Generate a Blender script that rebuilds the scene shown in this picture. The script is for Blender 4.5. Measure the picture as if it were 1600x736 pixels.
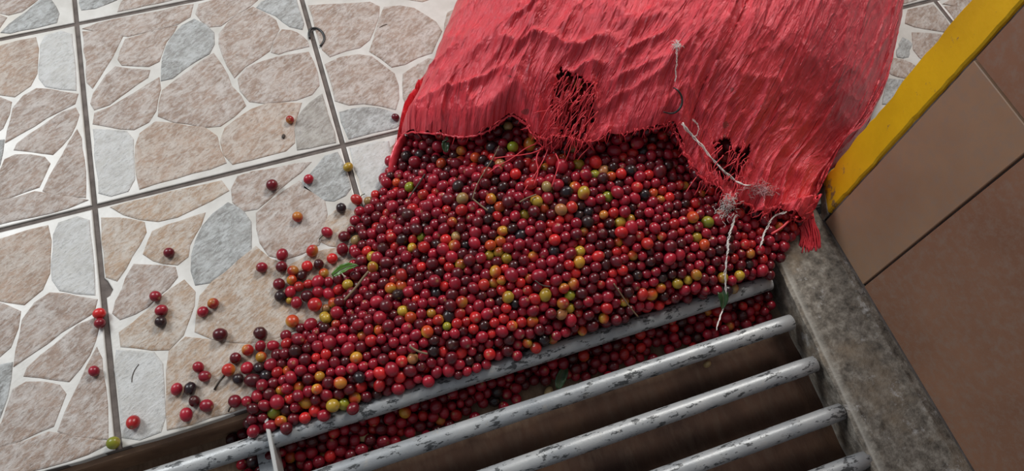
import bpy, bmesh, math, random
import numpy as np
from mathutils import Vector, Matrix, Euler, kdtree
from mathutils.geometry import delaunay_2d_cdt
for o in list(bpy.data.objects): bpy.data.objects.remove(o)
rnd = random.Random(7); rg = np.random.default_rng(11)
SC = bpy.context.scene; COL = SC.collection
# ------------------------------------------------------------------ camera
CF = 1125.21; CT = np.array([0.00171, -0.602652, 0.850961]); CE = (0.47123746, -0.04766727, -0.32886449)
cd = bpy.data.cameras.new('camera'); cam = bpy.data.objects.new('camera', cd); COL.objects.link(cam)
cam.location = CT; cam.rotation_euler = CE; cd.sensor_width = 36; cd.lens = CF / 1600 * 36; cd.clip_start = .01
SC.camera = cam
CR = np.array(Euler(CE, 'XYZ').to_matrix())
# ------------------------------------------------------------------ light
w = bpy.data.worlds.new('world'); SC.world = w; w.use_nodes = True
w.node_tree.nodes['Background'].inputs[0].default_value = (.62, .66, .72, 1)
w.node_tree.nodes['Background'].inputs[1].default_value = .34
def area(name, loc, target, size, sizey, power, col):
    l = bpy.data.lights.new(name, 'AREA'); l.shape = 'RECTANGLE'; l.size = size; l.size_y = sizey; l.energy = power; l.color = col
    o = bpy.data.objects.new(name, l); COL.objects.link(o); o.location = loc
    o.rotation_euler = (Vector(target) - Vector(loc)).to_track_quat('-Z', 'Y').to_euler(); return o
area('window_light', (-1.55, 1.5, 2.0), (.15, -.1, 0), 1.1, 1.1, 52, (.95, .98, 1))
area('ceiling_lamp_light', (1.45, 1.25, 2.1), (.5, -.1, 0), .8, .6, 46, (1, .96, .9))
SC.view_settings.view_transform = 'Standard'; SC.view_settings.look = 'None'
SC.view_settings.gamma = 1; SC.view_settings.use_curve_mapping = False
SC.view_settings.exposure = 0.0
# ------------------------------------------------------------------ helpers
def unp(px, z=0.0):
    d = CR @ np.array([(px[0]-800)/CF, (368-px[1])/CF, -1.0]); k = (z-CT[2])/d[2]; return CT + k*d
def proj(P):
    q = (np.asarray(P) - CT) @ CR; return np.stack([800+CF*q[..., 0]/-q[..., 2], 368-CF*q[..., 1]/-q[..., 2]], -1), -q[..., 2]
def link(name, me, parent=None, mat=None):
    o = bpy.data.objects.new(name, me); COL.objects.link(o)
    if parent is not None: o.parent = parent
    if mat is not None and len(me.materials) == 0: me.materials.append(mat)
    return o
def tag(o, label=None, cat=None, group=None, kind=None):
    if label: o['label'] = label
    if cat: o['category'] = cat
    if group: o['group'] = group
    if kind: o['kind'] = kind
    return o
def mesh(name, v, f, smooth=True):
    me = bpy.data.meshes.new(name); me.from_pydata([tuple(map(float, p)) for p in v], [], [tuple(map(int, q)) for q in f]); me.update()
    if smooth: me.polygons.foreach_set('use_smooth', [True]*len(me.polygons))
    return me
def from_bm(name, bm, smooth=False):
    me = bpy.data.meshes.new(name); bm.normal_update(); bm.to_mesh(me); bm.free()
    if smooth: me.polygons.foreach_set('use_smooth', [True]*len(me.polygons))
    return me
def inpoly(p, poly):
    p = np.atleast_2d(p); poly = np.asarray(poly); x, y = p[:, 0], p[:, 1]; ins = np.zeros(len(p), bool); j = len(poly)-1
    for i in range(len(poly)):
        xi, yi = poly[i]; xj, yj = poly[j]
        c = ((yi > y) != (yj > y)) & (x < (xj-xi)*(y-yi)/(yj-yi+1e-12)+xi); ins ^= c; j = i
    return ins
def dpoly(p, line):
    p = np.atleast_2d(p); line = np.asarray(line, float); best = np.full(len(p), 1e9)
    for a, b in zip(line[:-1], line[1:]):
        ab = b-a; t = np.clip(((p-a)@ab)/(ab@ab+1e-12), 0, 1); best = np.minimum(best, np.linalg.norm(p-(a+t[:, None]*ab), axis=1))
    return best
def resample(line, n):
    line = np.asarray(line, float); s = np.r_[0, np.cumsum(np.linalg.norm(np.diff(line, axis=0), axis=1))]
    t = np.linspace(0, s[-1], n); return np.stack([np.interp(t, s, line[:, k]) for k in range(line.shape[1])], 1)
def smoothline(line, it=2):
    line = np.asarray(line, float)
    for _ in range(it):
        q = line[:-1]*.75+line[1:]*.25; r = line[:-1]*.25+line[1:]*.75
        line = np.vstack([line[:1], np.stack([q, r], 1).reshape(-1, line.shape[1]), line[-1:]])
    return line
_perm = np.random.default_rng(5).random((256, 256))
def vnoise(x, y, seed=0):
    x = np.asarray(x)+seed*17.3; y = np.asarray(y)+seed*7.7
    xi = np.floor(x).astype(int); yi = np.floor(y).astype(int); fx = x-xi; fy = y-yi
    fx = fx*fx*(3-2*fx); fy = fy*fy*(3-2*fy); g = lambda a, b: _perm[a % 256, b % 256]
    return (g(xi, yi)*(1-fx)+g(xi+1, yi)*fx)*(1-fy)+(g(xi, yi+1)*(1-fx)+g(xi+1, yi+1)*fx)*fy
def sstep(a, b, x): t = np.clip((x-a)/(b-a), 0, 1); return t*t*(3-2*t)
def tubes(lines, radii, sides=5, flat=1.0):
    V = []; F = []
    for ln, r in zip(lines, radii):
        ln = np.asarray(ln, float); n = len(ln); base = len(V)
        T = np.gradient(ln, axis=0); T /= np.linalg.norm(T, axis=1)[:, None]+1e-12
        up = np.array([0, 0, 1.0])
        for i in range(n):
            s = np.cross(T[i], up); s /= np.linalg.norm(s)+1e-9; u = np.cross(s, T[i]); rr = r if np.isscalar(r) else r[i]
            for k in range(sides):
                a = 2*math.pi*k/sides; V.append(ln[i]+s*math.cos(a)*rr+u*math.sin(a)*rr*flat)
        for i in range(n-1):
            for k in range(sides):
                k2 = (k+1) % sides; F.append((base+i*sides+k, base+i*sides+k2, base+(i+1)*sides+k2, base+(i+1)*sides+k))
        F.append(tuple(base+k for k in range(sides))[::-1]); F.append(tuple(base+(n-1)*sides+k for k in range(sides)))
    return V, F
# ------------------------------------------------------------------ materials
class NT:
    def __init__(s, name):
        s.m = bpy.data.materials.new(name); s.m.use_nodes = True; s.t = s.m.node_tree; s.p = s.t.nodes['Principled BSDF']
    def n(s, typ, ins=None, **kw):
        x = s.t.nodes.new(typ)
        for k, v in kw.items(): setattr(x, k, v)
        for k, v in (ins or {}).items():
            if isinstance(v, bpy.types.NodeSocket): s.t.links.new(v, x.inputs[k])
            else: x.inputs[k].default_value = v
        return x
    def ramp(s, fac, stops):
        x = s.n('ShaderNodeValToRGB', {0: fac}); e = x.color_ramp.elements
        while len(e) < len(stops): e.new(.5)
        for a, (p, c) in zip(e, stops): a.position = p; a.color = (*c, 1) if len(c) == 3 else c
        return x.outputs[0]
    def mix(s, fac, a, b, mode='MIX'):
        x = s.n('ShaderNodeMix', data_type='RGBA', blend_type=mode)
        for k, v in ((0, fac), (6, a), (7, b)):
            if isinstance(v, bpy.types.NodeSocket): s.t.links.new(v, x.inputs[k])
            else: x.inputs[k].default_value = (*v, 1) if isinstance(v, tuple) and len(v) == 3 else v
        return x.outputs[2]
    def noise(s, vec, scale, detail=4, rough=.55, dist=0):
        return s.n('ShaderNodeTexNoise', {'Vector': vec, 'Scale': scale, 'Detail': detail, 'Roughness': rough, 'Distortion': dist}).outputs[0]
    def obj(s): return s.n('ShaderNodeNewGeometry').outputs['Position']
    def map(s, vec, scale=(1, 1, 1), rot=(0, 0, 0)):
        if any(rot): vec = s.n('ShaderNodeMapping', {'Vector': vec, 'Rotation': rot}).outputs[0]
        return s.n('ShaderNodeMapping', {'Vector': vec, 'Scale': scale}).outputs[0]
    def set(s, **kw):
        for k, v in kw.items():
            k = k.replace('_', ' ')
            if isinstance(v, bpy.types.NodeSocket): s.t.links.new(v, s.p.inputs[k])
            else: s.p.inputs[k].default_value = (*v, 1) if isinstance(v, tuple) and len(v) == 3 else v
        return s
    def bump(s, h, strength=.5, dist=.001, prev=None):
        i = {'Height': h, 'Strength': strength, 'Distance': dist}
        if prev is not None: i['Normal'] = prev
        return s.n('ShaderNodeBump', i).outputs[0]
def simple(name, col, rough=.6, **kw):
    m = NT(name); m.set(Base_Color=col, Roughness=rough, **kw); return m.m

def m_tile():            # cream glazed body between the stones
    m = NT('tile_cream_glaze'); P = m.obj()
    n1 = m.noise(P, 22, 5); n2 = m.noise(m.map(P, (150, 260, 200), (0, 0, -.55)), 1, 4, .6); n3 = m.noise(P, 5, 3)
    c = m.ramp(n1, [(.3, (.50, .48, .44)), (.7, (.70, .685, .65))])
    c = m.mix(m.ramp(n3, [(.55, (0, 0, 0)), (.75, (.35, .35, .35))]), c, (.52, .42, .27))
    m.set(Base_Color=c, Roughness=.34, Specular_IOR_Level=.5, Normal=m.bump(n2, .22, .0009)); return m.m
def m_stone(name, base, dark, light, f=.5):
    m = NT(name); P = m.obj()
    st = m.map(P, (85, 210, 150), (0, 0, -.55))
    n1 = m.noise(st, 1.0, 6, .72, .5); n2 = m.noise(P, 26, 4, .6); n3 = m.noise(m.map(P, (150, 330, 150), (0, 0, -.55)), 1, 5, .7)
    c = m.ramp(n2, [(.3, dark), (.62, base)])
    c = m.mix(m.ramp(n1, [(.44, (0, 0, 0)), (.64, (.8, .8, .8))]), c, light)
    c = m.mix(m.ramp(m.noise(m.map(P, (30, 48, 40), (0, 0, -.55)), 1, 5, .75, .8), [(.46, (0, 0, 0)), (.64, (.72, .72, .72))]), c, tuple(x*1.06 for x in light))
    c = m.mix(m.ramp(n3, [(.54, (0, 0, 0)), (.70, (.7, .7, .7))]), c, tuple(x*.6 for x in dark))
    m.set(Base_Color=c, Roughness=.38, Normal=m.bump(n3, .7, .0022)); return m.m
M = {}
M['tile'] = m_tile()
M['pink'] = m_stone('stone_pinkish_brown', (.37, .265, .205), (.25, .17, .125), (.56, .52, .49))
M['orange'] = m_stone('stone_ochre', (.46, .32, .215), (.33, .215, .135), (.57, .53, .48))
M['pinkish'] = m_stone('stone_warm_brown', (.42, .29, .21), (.29, .19, .13), (.56, .51, .46))
M['grey2'] = m_stone('stone_warm_grey', (.33, .30, .26), (.23, .20, .175), (.48, .46, .43))
M['grey'] = m_stone('stone_grey', (.31, .305, .29), (.20, .195, .18), (.52, .54, .54))
M['white'] = m_stone('stone_chalk_white', (.54, .53, .50), (.44, .43, .41), (.62, .625, .62))
def m_grout():
    m = NT('grout_dark'); P = m.obj(); c = m.ramp(m.noise(P, 60, 5), [(.3, (.085, .068, .06)), (.7, (.17, .14, .125))])
    m.set(Base_Color=c, Roughness=.85, Normal=m.bump(m.noise(P, 500, 3), .4, .001)); return m.m
M['grout'] = m_grout()
def m_concrete():
    m = NT('concrete_stained'); P = m.obj(); n1 = m.noise(P, 14, 6, .65); n2 = m.noise(P, 70, 6, .7); n3 = m.noise(P, 7, 3); n4 = m.noise(P, 260, 4, .7)
    c = m.ramp(n2, [(.32, (.05, .042, .034)), (.5, (.185, .16, .13)), (.68, (.37, .335, .285))])
    c = m.mix(m.ramp(n1, [(.5, (0, 0, 0)), (.68, (.75, .75, .75))]), c, (.27, .205, .14))
    c = m.mix(m.ramp(m.noise(P, 33, 6, .75), [(.57, (0, 0, 0)), (.68, (.9, .9, .9))]), c, (.50, .48, .46))
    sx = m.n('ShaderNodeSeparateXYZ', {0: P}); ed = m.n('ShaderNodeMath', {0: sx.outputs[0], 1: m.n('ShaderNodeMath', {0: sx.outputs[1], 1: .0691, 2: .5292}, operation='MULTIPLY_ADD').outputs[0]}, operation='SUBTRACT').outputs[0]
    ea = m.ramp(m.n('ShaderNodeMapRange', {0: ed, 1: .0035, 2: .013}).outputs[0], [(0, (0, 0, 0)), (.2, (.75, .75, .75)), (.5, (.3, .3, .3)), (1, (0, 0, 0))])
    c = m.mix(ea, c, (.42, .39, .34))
    m.set(Base_Color=c, Roughness=.8, Normal=m.bump(n4, .5, .0015, m.bump(n2, .5, .003))); return m.m
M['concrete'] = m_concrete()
def m_dirt():
    m = NT('pit_brown_grime'); P = m.obj(); n1 = m.noise(P, 9, 5, .6); n2 = m.noise(m.map(P, (90, 22, 40)), 1, 6, .7)
    c = m.ramp(n1, [(.3, (.022, .011, .008)), (.55, (.055, .028, .018)), (.75, (.10, .052, .029))])
    c = m.mix(m.ramp(n2, [(.45, (0, 0, 0)), (.8, (.6, .6, .6))]), c, (.08, .055, .04))
    s = m.n('ShaderNodeSeparateXYZ', {0: P}).outputs[1]          # paler brown strip under the first bars
    a = m.n('ShaderNodeMapRange', {0: m.n('ShaderNodeMath', {0: s, 1: m.n('ShaderNodeMath', {0: n1, 1: .05}, operation='MULTIPLY').outputs[0]}, operation='ADD').outputs[0], 1: -.41, 2: -.38}).outputs[0]
    c = m.mix(a, c, m.ramp(n2, [(.3, (.13, .08, .052)), (.7, (.27, .185, .125))]))
    m.set(Base_Color=c, Roughness=.85, Specular_IOR_Level=.2, Normal=m.bump(n2, .6, .003)); return m.m
M['dirt'] = m_dirt()
def m_wall_dirt():
    m = NT('pit_side_brown'); P = m.obj(); n1 = m.noise(P, 16, 6, .65)
    c = m.ramp(n1, [(.3, (.17, .10, .065)), (.6, (.30, .18, .11)), (.8, (.40, .27, .18))])
    m.set(Base_Color=c, Roughness=.7, Normal=m.bump(n1, .6, .004)); return m.m
M['pitside'] = m_wall_dirt()
def m_metal():
    m = NT('worn_grey_painted_steel'); P = m.obj(); n2 = m.noise(m.map(P, (55, 130, 130)), 1, 5, .7); n3 = m.noise(P, 18, 4)
    c = m.ramp(n3, [(.3, (.30, .32, .34)), (.7, (.48, .49, .49))])
    c = m.mix(m.ramp(n2, [(.555, (0, 0, 0)), (.59, (.9, .9, .9))]), c, (.05, .053, .055))
    c = m.mix(m.ramp(m.noise(P, 75, 5, .7), [(.60, (0, 0, 0)), (.7, (.5, .5, .5))]), c, (.46, .43, .38))
    m.set(Base_Color=c, Roughness=.42, Metallic=.25, Normal=m.bump(n2, .4, .0008, m.bump(m.noise(P, 400, 3), .25, .0006))); return m.m
M['metal'] = m_metal()
def m_yellow():
    m = NT('yellow_road_paint'); P = m.obj(); n = m.noise(P, 55, 6, .72); z = m.n('ShaderNodeSeparateXYZ', {0: P}).outputs[2]
    c = m.ramp(m.noise(P, 12, 4), [(.3, (.62, .36, .004)), (.7, (.78, .47, .006))])
    lo = m.n('ShaderNodeMapRange', {0: z, 1: .09, 2: .0, 3: 0, 4: .16}).outputs[0]
    k = m.n('ShaderNodeMath', {0: n, 1: lo}, operation='ADD').outputs[0]
    c = m.mix(m.ramp(k, [(.64, (0, 0, 0)), (.69, (.9, .9, .9))]), c, (.20, .13, .07))
    m.set(Base_Color=c, Roughness=.5, Normal=m.bump(n, .4, .002)); return m.m
M['yellow'] = m_yellow()
def m_brown(nm='brown_terracotta_tile', g=(1, 1, 1)):
    m = NT(nm); P = m.obj(); n = m.noise(P, 6, 4); n2 = m.noise(P, 90, 5, .7)
    c = m.ramp(n, [(.3, (.29*g[0], .165*g[1], .10*g[2])), (.7, (.40*g[0], .245*g[1], .15*g[2]))])
    c = m.mix(m.ramp(n2, [(.35, (.5, .5, .5)), (.55, (0, 0, 0))]), c, (.28, .205, .16))
    c = m.mix(m.ramp(m.noise(P, 35, 3), [(.72, (0, 0, 0)), (.76, (.8, .8, .8))]), c, (.09, .06, .04))
    m.set(Base_Color=c, Roughness=.5, Normal=m.bump(n2, .2, .0008)); return m.m
M['brown'] = m_brown(); M['brown2'] = m_brown('brown_reddish_tile', (.78, .66, .66))
def m_sack():
    m = NT('red_woven_polypropylene'); uv = m.n('ShaderNodeUVMap').outputs[0]; P = m.obj()
    n1 = m.noise(m.map(uv, (190, 48, 1)), 1, 6, .7, 1.0); n0 = m.noise(P, 9, 4)
    wv = m.n('ShaderNodeTexWave', {'Vector': uv, 'Scale': 95, 'Distortion': 1.2, 'Detail': 2, 'Detail Scale': 3}, wave_type='BANDS', bands_direction='X').outputs[0]
    wv2 = m.n('ShaderNodeTexWave', {'Vector': uv, 'Scale': 80, 'Distortion': 1.2, 'Detail': 2}, wave_type='BANDS', bands_direction='Y').outputs[0]
    c = m.ramp(n0, [(.3, (.64, .030, .044)), (.7, (.82, .054, .074))])
    c = m.mix(m.ramp(n1, [(.5, (0, 0, 0)), (.72, (.35, .35, .35))]), c, (.86, .17, .21))  # pink crease highlights painted into the cloth colour
    c = m.mix(m.ramp(m.noise(P, 60, 2, .3), [(.765, (0, 0, 0)), (.775, (.6, .6, .6))]), c, (.10, .03, .02))
    vr = m.n('ShaderNodeTexVoronoi', {'Vector': m.n('ShaderNodeVectorMath', {0: m.map(uv, (62, 17, 1), (0, 0, .12)), 1: m.n('ShaderNodeTexNoise', {'Vector': m.map(uv, (60, 30, 1)), 'Scale': 1.0}).outputs[1]}, operation='ADD').outputs[0], 'Scale': 1.0}, feature='DISTANCE_TO_EDGE').outputs[0]
    vc = m.ramp(vr, [(0, (1, 1, 1)), (.16, (0, 0, 0))])
    n5 = m.noise(m.map(uv, (330, 90, 1), (0, 0, .25)), 1, 4, .7, 1.2); rl = m.ramp(m.noise(m.map(uv, (40, 6.5, 1)), 1, 3, .5, .5), [(.40, (0, 0, 0)), (.49, (1, 1, 1)), (.53, (.55, .55, .55)), (.62, (0, 0, 0))]); rl2 = m.ramp(m.noise(m.map(uv, (100, 16, 1), (0, 0, .10)), 1, 3, .6, .6), [(.44, (0, 0, 0)), (.5, (1, 1, 1)), (.56, (0, 0, 0))]); nb = m.bump(rl, .6, .0040, m.bump(rl2, .35, .002)); nb = m.bump(n1, .5, .0035, nb); nb = m.bump(vc, .5, .0025, nb); nb = m.bump(n5, .6, .0026, nb); nb = m.bump(m.n('ShaderNodeMath', {0: wv, 1: wv2}, operation='ADD').outputs[0], .16, .0005, nb)
    m.set(Base_Color=c, Roughness=.31, Specular_IOR_Level=.85, Specular_Tint=(1, .70, .75), Sheen_Weight=.04, Sheen_Roughness=.4, Normal=nb)
    m.p.inputs['Sheen Tint'].default_value = (1, .75, .8, 1)
    return m.m
M['sack'] = m_sack()
M['thread'] = simple('red_plastic_thread', (.68, .045, .06), .4)
M['twine'] = simple('white_twine', (.78, .72, .68), .8)
M['fluff'] = simple('grey_pink_lint', (.60, .34, .34), .95)
def m_cherry():
    m = NT('coffee_cherry_skin'); a = m.n('ShaderNodeAttribute', attribute_name='tint').outputs[0]
    tc = m.n('ShaderNodeTexCoord').outputs['Object']; n = m.noise(tc, 260, 3)
    c = m.mix(m.ramp(n, [(.3, (.25, .25, .25)), (.6, (0, 0, 0))]), a, (.10, .012, .012), 'MIX')
    m.set(Base_Color=c, Roughness=.27, Specular_IOR_Level=.42, Coat_Weight=.2, Coat_Roughness=.1,
          Subsurface_Weight=0.0, Normal=m.bump(n, .12, .0008)); return m.m
M['cherry'] = m_cherry()
M['stem'] = simple('dark_green_stem', (.07, .075, .03), .6)
M['twig'] = simple('tan_twig', (.20, .13, .075), .7)
M['twigdark'] = simple('dark_twig', (.055, .04, .03), .7)
def m_leaf(name, c):
    m = NT(name); m.set(Base_Color=c, Roughness=.32); return m.m
M['leaf'] = m_leaf('fresh_green_leaf', (.06, .15, .012)); M['leafdark'] = m_leaf('dark_green_leaf', (.022, .055, .018))
M['black'] = simple('black_plastic', (.02, .022, .022), .35); M['bean'] = simple('pale_coffee_bean', (.42, .30, .14), .5)
# ------------------------------------------------------------------ floor: grout bed, tiles, stones
T = .33
def prism(name, poly, z0, z1, bev=0.0):
    bm = bmesh.new(); vs = [bm.verts.new((x, y, z1)) for x, y in poly]; f = bm.faces.new(vs); bm.normal_update()
    if f.normal.z < 0: f.normal_flip()
    r = bmesh.ops.extrude_face_region(bm, geom=[f]); nv = [g for g in r['geom'] if isinstance(g, bmesh.types.BMVert)]
    for v in nv: v.co.z = z0
    for ff in [g for g in bm.faces if all(abs(v.co.z-z0) < 1e-9 for v in g.verts)]:
        if ff.normal.z > 0: ff.normal_flip()
    bmesh.ops.recalc_face_normals(bm, faces=bm.faces[:])
    if bev:
        es = [e for e in bm.edges if all(abs(v.co.z-z1) < 1e-9 for v in e.verts)]
        bmesh.ops.bevel(bm, geom=es, offset=bev, segments=2, profile=.6, affect='EDGES')
    return from_bm(name, bm)
floor = link('floor', prism('floor', [(-1.65, -.327), (.499, -.327), (.499, -.29), (.605, -.29), (.605, -.26), (1.98, -.26), (1.98, 1.32), (-1.65, 1.32)], -.03, -.0022), None, M['grout'])
tag(floor, 'light tiled floor with crazy paving pattern and dark grout lines', kind='structure')
# stone outlines traced on the fully visible tile (pixels) -> tile units
def trace(pts): return [tuple(unp(p)[:2]) for p in pts]
PAT_P = [
 ('orange', [(172,327),(230,312),(300,296),(358,283),(352,299),(318,314),(293,328),(269,338),(251,342),(215,339)]),
 ('orange', [(158,342),(195,345),(228,352),(217,377),(202,401),(190,422),(179,441),(171,434),(163,405)]),
 ('orange', [(243,363),(275,351),(318,336),(308,352),(299,367),(292,385),(290,407),(264,410),(229,402),(235,380)]),
 ('pink', [(211,416),(245,419),(279,421),(267,440),(253,453),(226,478),(200,492),(177,500),(187,470),(198,442)]),
 ('orange', [(288,441),(301,463),(297,488),(283,520),(262,545),(241,544),(222,541),(181,534),(192,520),(224,498),(255,467)]),
 ('white', [(178,548),(212,554),(249,557),(252,606),(256,669),(188,696),(180,625)]),
 ('orange', [(290,530),(330,536),(375,543),(432,536),(475,520),(500,530),(520,612),(400,643),(266,667),(265,600),(263,560),(275,542)]),
 ('orange', [(401,390),(422,410),(450,420),(500,450),(520,490),(470,508),(428,527),(372,533),(338,526),(306,514),(313,477),(320,456),(350,430)]),
 ('grey', [(355,320),(372,330),(386,345),(388,368),(396,382),(350,421),(312,450),(305,428),(305,400),(308,378),(325,345)]),
 ('pink', [(374,278),(430,265),(483,255),(445,284),(423,304),(393,331),(380,325),(369,315),(365,299)]),
 ('grey', [(510,247),(531,239),(542,268),(549,299),(532,306),(516,314),(494,302),(472,288),(494,268)]),
 ('pink', [(467,288),(488,304),(510,320),(506,340),(494,380),(465,395),(434,407),(423,394),(412,380),(407,356),(404,334),(429,312)]),
 ('orange', [(526,331),(556,333),(566,372),(521,383),(503,376),(510,348)]),
 ('orange', [(455,415),(500,397),(566,386),(590,470),(545,500),(500,445)]),
 ('orange', [(545,515),(590,490),(612,575),(540,602),(515,528)]),
]
_t = [('pink', [(15,70),(160,40),(325,12),(310,55),(285,70),(210,90),(110,112),(15,92),(-25,88)]), ('pink', [(350,5),(440,-10),(530,-25),(515,8),(450,50),(395,90),(370,75),(338,52)]),
 ('pink', [(-25,100),(40,103),(100,112),(78,160),(50,200),(15,268),(-15,300)]), ('pink', [(115,125),(200,100),(275,82),(235,130),(215,185),(205,208),(150,205),(85,198),(100,165)]),
 ('grey', [(330,62),(385,100),(390,155),(310,205),(235,262),(225,240),(232,190),(250,130),(290,85)]), ('pink', [(80,212),(140,222),(200,225),(130,275),(60,325),(5,345),(10,300),(45,250)]),
 ('pink', [(215,245),(215,275),(200,350),(175,385),(140,405),(60,395),(0,388),(-5,370),(75,335),(140,295)]), ('pink', [(390,172),(410,205),(440,270),(490,330),(440,370),(400,400),(330,390),(270,380),(215,360),(235,285),(310,225)]),
 ('pinkish', [(205,385),(270,395),(360,405),(395,420),(405,470),(425,515),(290,550),(155,590),(148,520),(150,430)]), ('pinkish', [(510,345),(570,328),(660,322),(640,370),(635,420),(640,465),(440,515),(420,460),(412,420),(450,385)]),
 ('grey2', [(725,300),(745,370),(775,450),(720,460),(655,470),(650,385),(680,335)]), ('pink', [(470,250),(500,210),(560,190),(650,170),(695,165),(710,240),(720,285),(650,310),(570,318),(515,325),(465,270)]),
 ('pink', [(510,25),(555,50),(600,80),(575,110),(560,165),(490,200),(455,240),(425,190),(405,110),(450,60)]), ('pink', [(605,95),(660,110),(688,145),(640,152),(575,170),(585,125)]),
 ('grey', [(540,10),(600,-15),(645,-20),(660,50),(675,95),(630,80),(590,50),(520,20)]), ('white', [(10,405),(130,418),(133,500),(135,590),(25,625),(0,500)])]
PAT_T = [(m, [(x/T+1, y/T) for x, y in trace([(140+a/2.006, b/2.006) for a, b in p])]) for m, p in _t]
PAT_P = [(m, [(x/T+1, y/T+1) for x, y in trace(p)]) for m, p in PAT_P]        # unit square 0..1
PAT_Q = [
 ('pink', [(484,10),(540,7),(592,4),(588,30),(579,54),(571,71),(540,79),(509,90),(495,48)]),
 ('pink', [(602,12),(622,10),(645,14),(668,28),(690,45),(682,62),(675,81),(660,85),(645,93),(618,106),(598,92),(580,80),(588,57),(596,33)]),
 ('pink', [(508,102),(535,91),(572,84),(594,101),(614,117),(621,143),(622,171),(605,165),(585,160),(555,162),(526,166),(514,128)]),
 ('grey', [(532,176),(555,170),(585,169),(610,174),(622,184),(630,194),(595,206),(561,216),(537,219)]),
 ('pink', [(633,116),(655,101),(675,92),(700,100),(710,150),(690,185),(645,192),(639,167),(630,146)]),
 ('pink', [(700,20),(760,0),(850,-10),(830,60),(760,110),(690,90)]),
 ('grey', [(780,110),(840,70),(880,60),(900,120),(800,160),(720,150)]),
 ('pink', [(480,-2),(540,-6),(600,-18),(596,-40),(560,-60),(468,-45)]),
 ('orange', [(615,-5),(655,2),(740,-20),(850,-50),(800,-80),(620,-50)]),
 ('pink', [(860,-12),(890,50),(878,55),(845,62)]),
]
def clipsq(poly, a=.03, b=.97):
    def cl(P, ax, lim, sgn):
        out = []
        for i in range(len(P)):
            p, q = P[i], P[(i+1) % len(P)]; ip = (p[ax]-lim)*sgn >= 0; iq = (q[ax]-lim)*sgn >= 0
            if ip: out.append(p)
            if ip != iq:
                t = (lim-p[ax])/(q[ax]-p[ax]); out.append((p[0]+t*(q[0]-p[0]), p[1]+t*(q[1]-p[1])))
        return out
    for ax, lim, s in ((0, a, 1), (0, b, -1), (1, a, 1), (1, b, -1)):
        poly = cl(poly, ax, lim, s)
        if len(poly) < 3: return []
    return poly
PAT_Q = [(m, [(x/T, y/T) for x, y in trace(p)]) for m, p in PAT_Q]
PAT_R = [('pink', [(1421,12),(1462,2),(1500,-8),(1500,50),(1459,46),(1416,38)]), ('pink', [(1427,52),(1457,54),(1500,60),(1500,95),(1457,100),(1440,92),(1430,79)]),
         ('grey', [(1412,60),(1422,66),(1416,90),(1402,88)]), ('pink', [(1394,92),(1416,96),(1430,104),(1419,122),(1396,118),(1385,108)]), ('grey', [(1389,124),(1418,130),(1400,152),(1380,165)])]
PAT_R = [(m, [(x/T-2, y/T+1) for x, y in trace(p)]) for m, p in PAT_R]
def stone_mesh(poly, name, seed, grow):
    """one stone: wavy outline, low bevelled plate, every corner its own"""
    r = random.Random(seed); pts = np.array(poly+poly[:1]); L = np.linalg.norm(np.diff(pts, axis=0), axis=1).sum()
    n = max(14, min(30, int(L/.022))); q = resample(pts, n+1)[:-1]
    c = q.mean(0); t_ = np.roll(q, -1, 0)-np.roll(q, 1, 0); n_ = np.stack([t_[:, 1], -t_[:, 0]], 1); n_ /= np.linalg.norm(n_, axis=1)[:, None]+1e-9; n_ *= np.sign((n_*(q-c)).sum(1))[:, None]; q = q+n_*grow; q = q+np.array([[r.uniform(-1, 1)*.0013, r.uniform(-1, 1)*.0013] for _ in q])
    V = []; 
    for k, (ins, z) in enumerate(((0, -.0006), (.0009, .0006), (.0028, .0011))):
        for i in range(n):
            a = q[i-1]; b = q[(i+1) % n]; t = b-a; nn = np.array([t[1], -t[0]]); nn /= np.linalg.norm(nn)+1e-9
            if np.dot(nn, c-q[i]) < 0: nn = -nn
            V.append((*(q[i]+nn*ins), z))
    F = []
    for k in range(2):
        for i in range(n): F.append((k*n+i, k*n+(i+1) % n, (k+1)*n+(i+1) % n, (k+1)*n+i))
    F.append(tuple(2*n+i for i in range(n)))
    bm = bmesh.new(); vs = [bm.verts.new(v) for v in V]
    for f in F: bm.faces.new([vs[i] for i in f])
    bmesh.ops.recalc_face_normals(bm, faces=bm.faces[:]); bm.normal_update()
    top = max(bm.faces, key=lambda f: len(f.verts))
    if top.normal.z < 0: bmesh.ops.reverse_faces(bm, faces=bm.faces[:])
    return from_bm(name, bm)
def edge_wobble(poly, amp, step, seed):
    q = resample(np.array(poly+poly[:1]), max(8, int(4*T/step)))[:-1]; r = random.Random(seed)
    return [(x+r.uniform(-amp, amp), y+r.uniform(-amp, amp)) for x, y in q]
G = .0034
cells = [(i, j) for i in range(-5, 6) for j in range(-1, 4)]
_cache = {}
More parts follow.
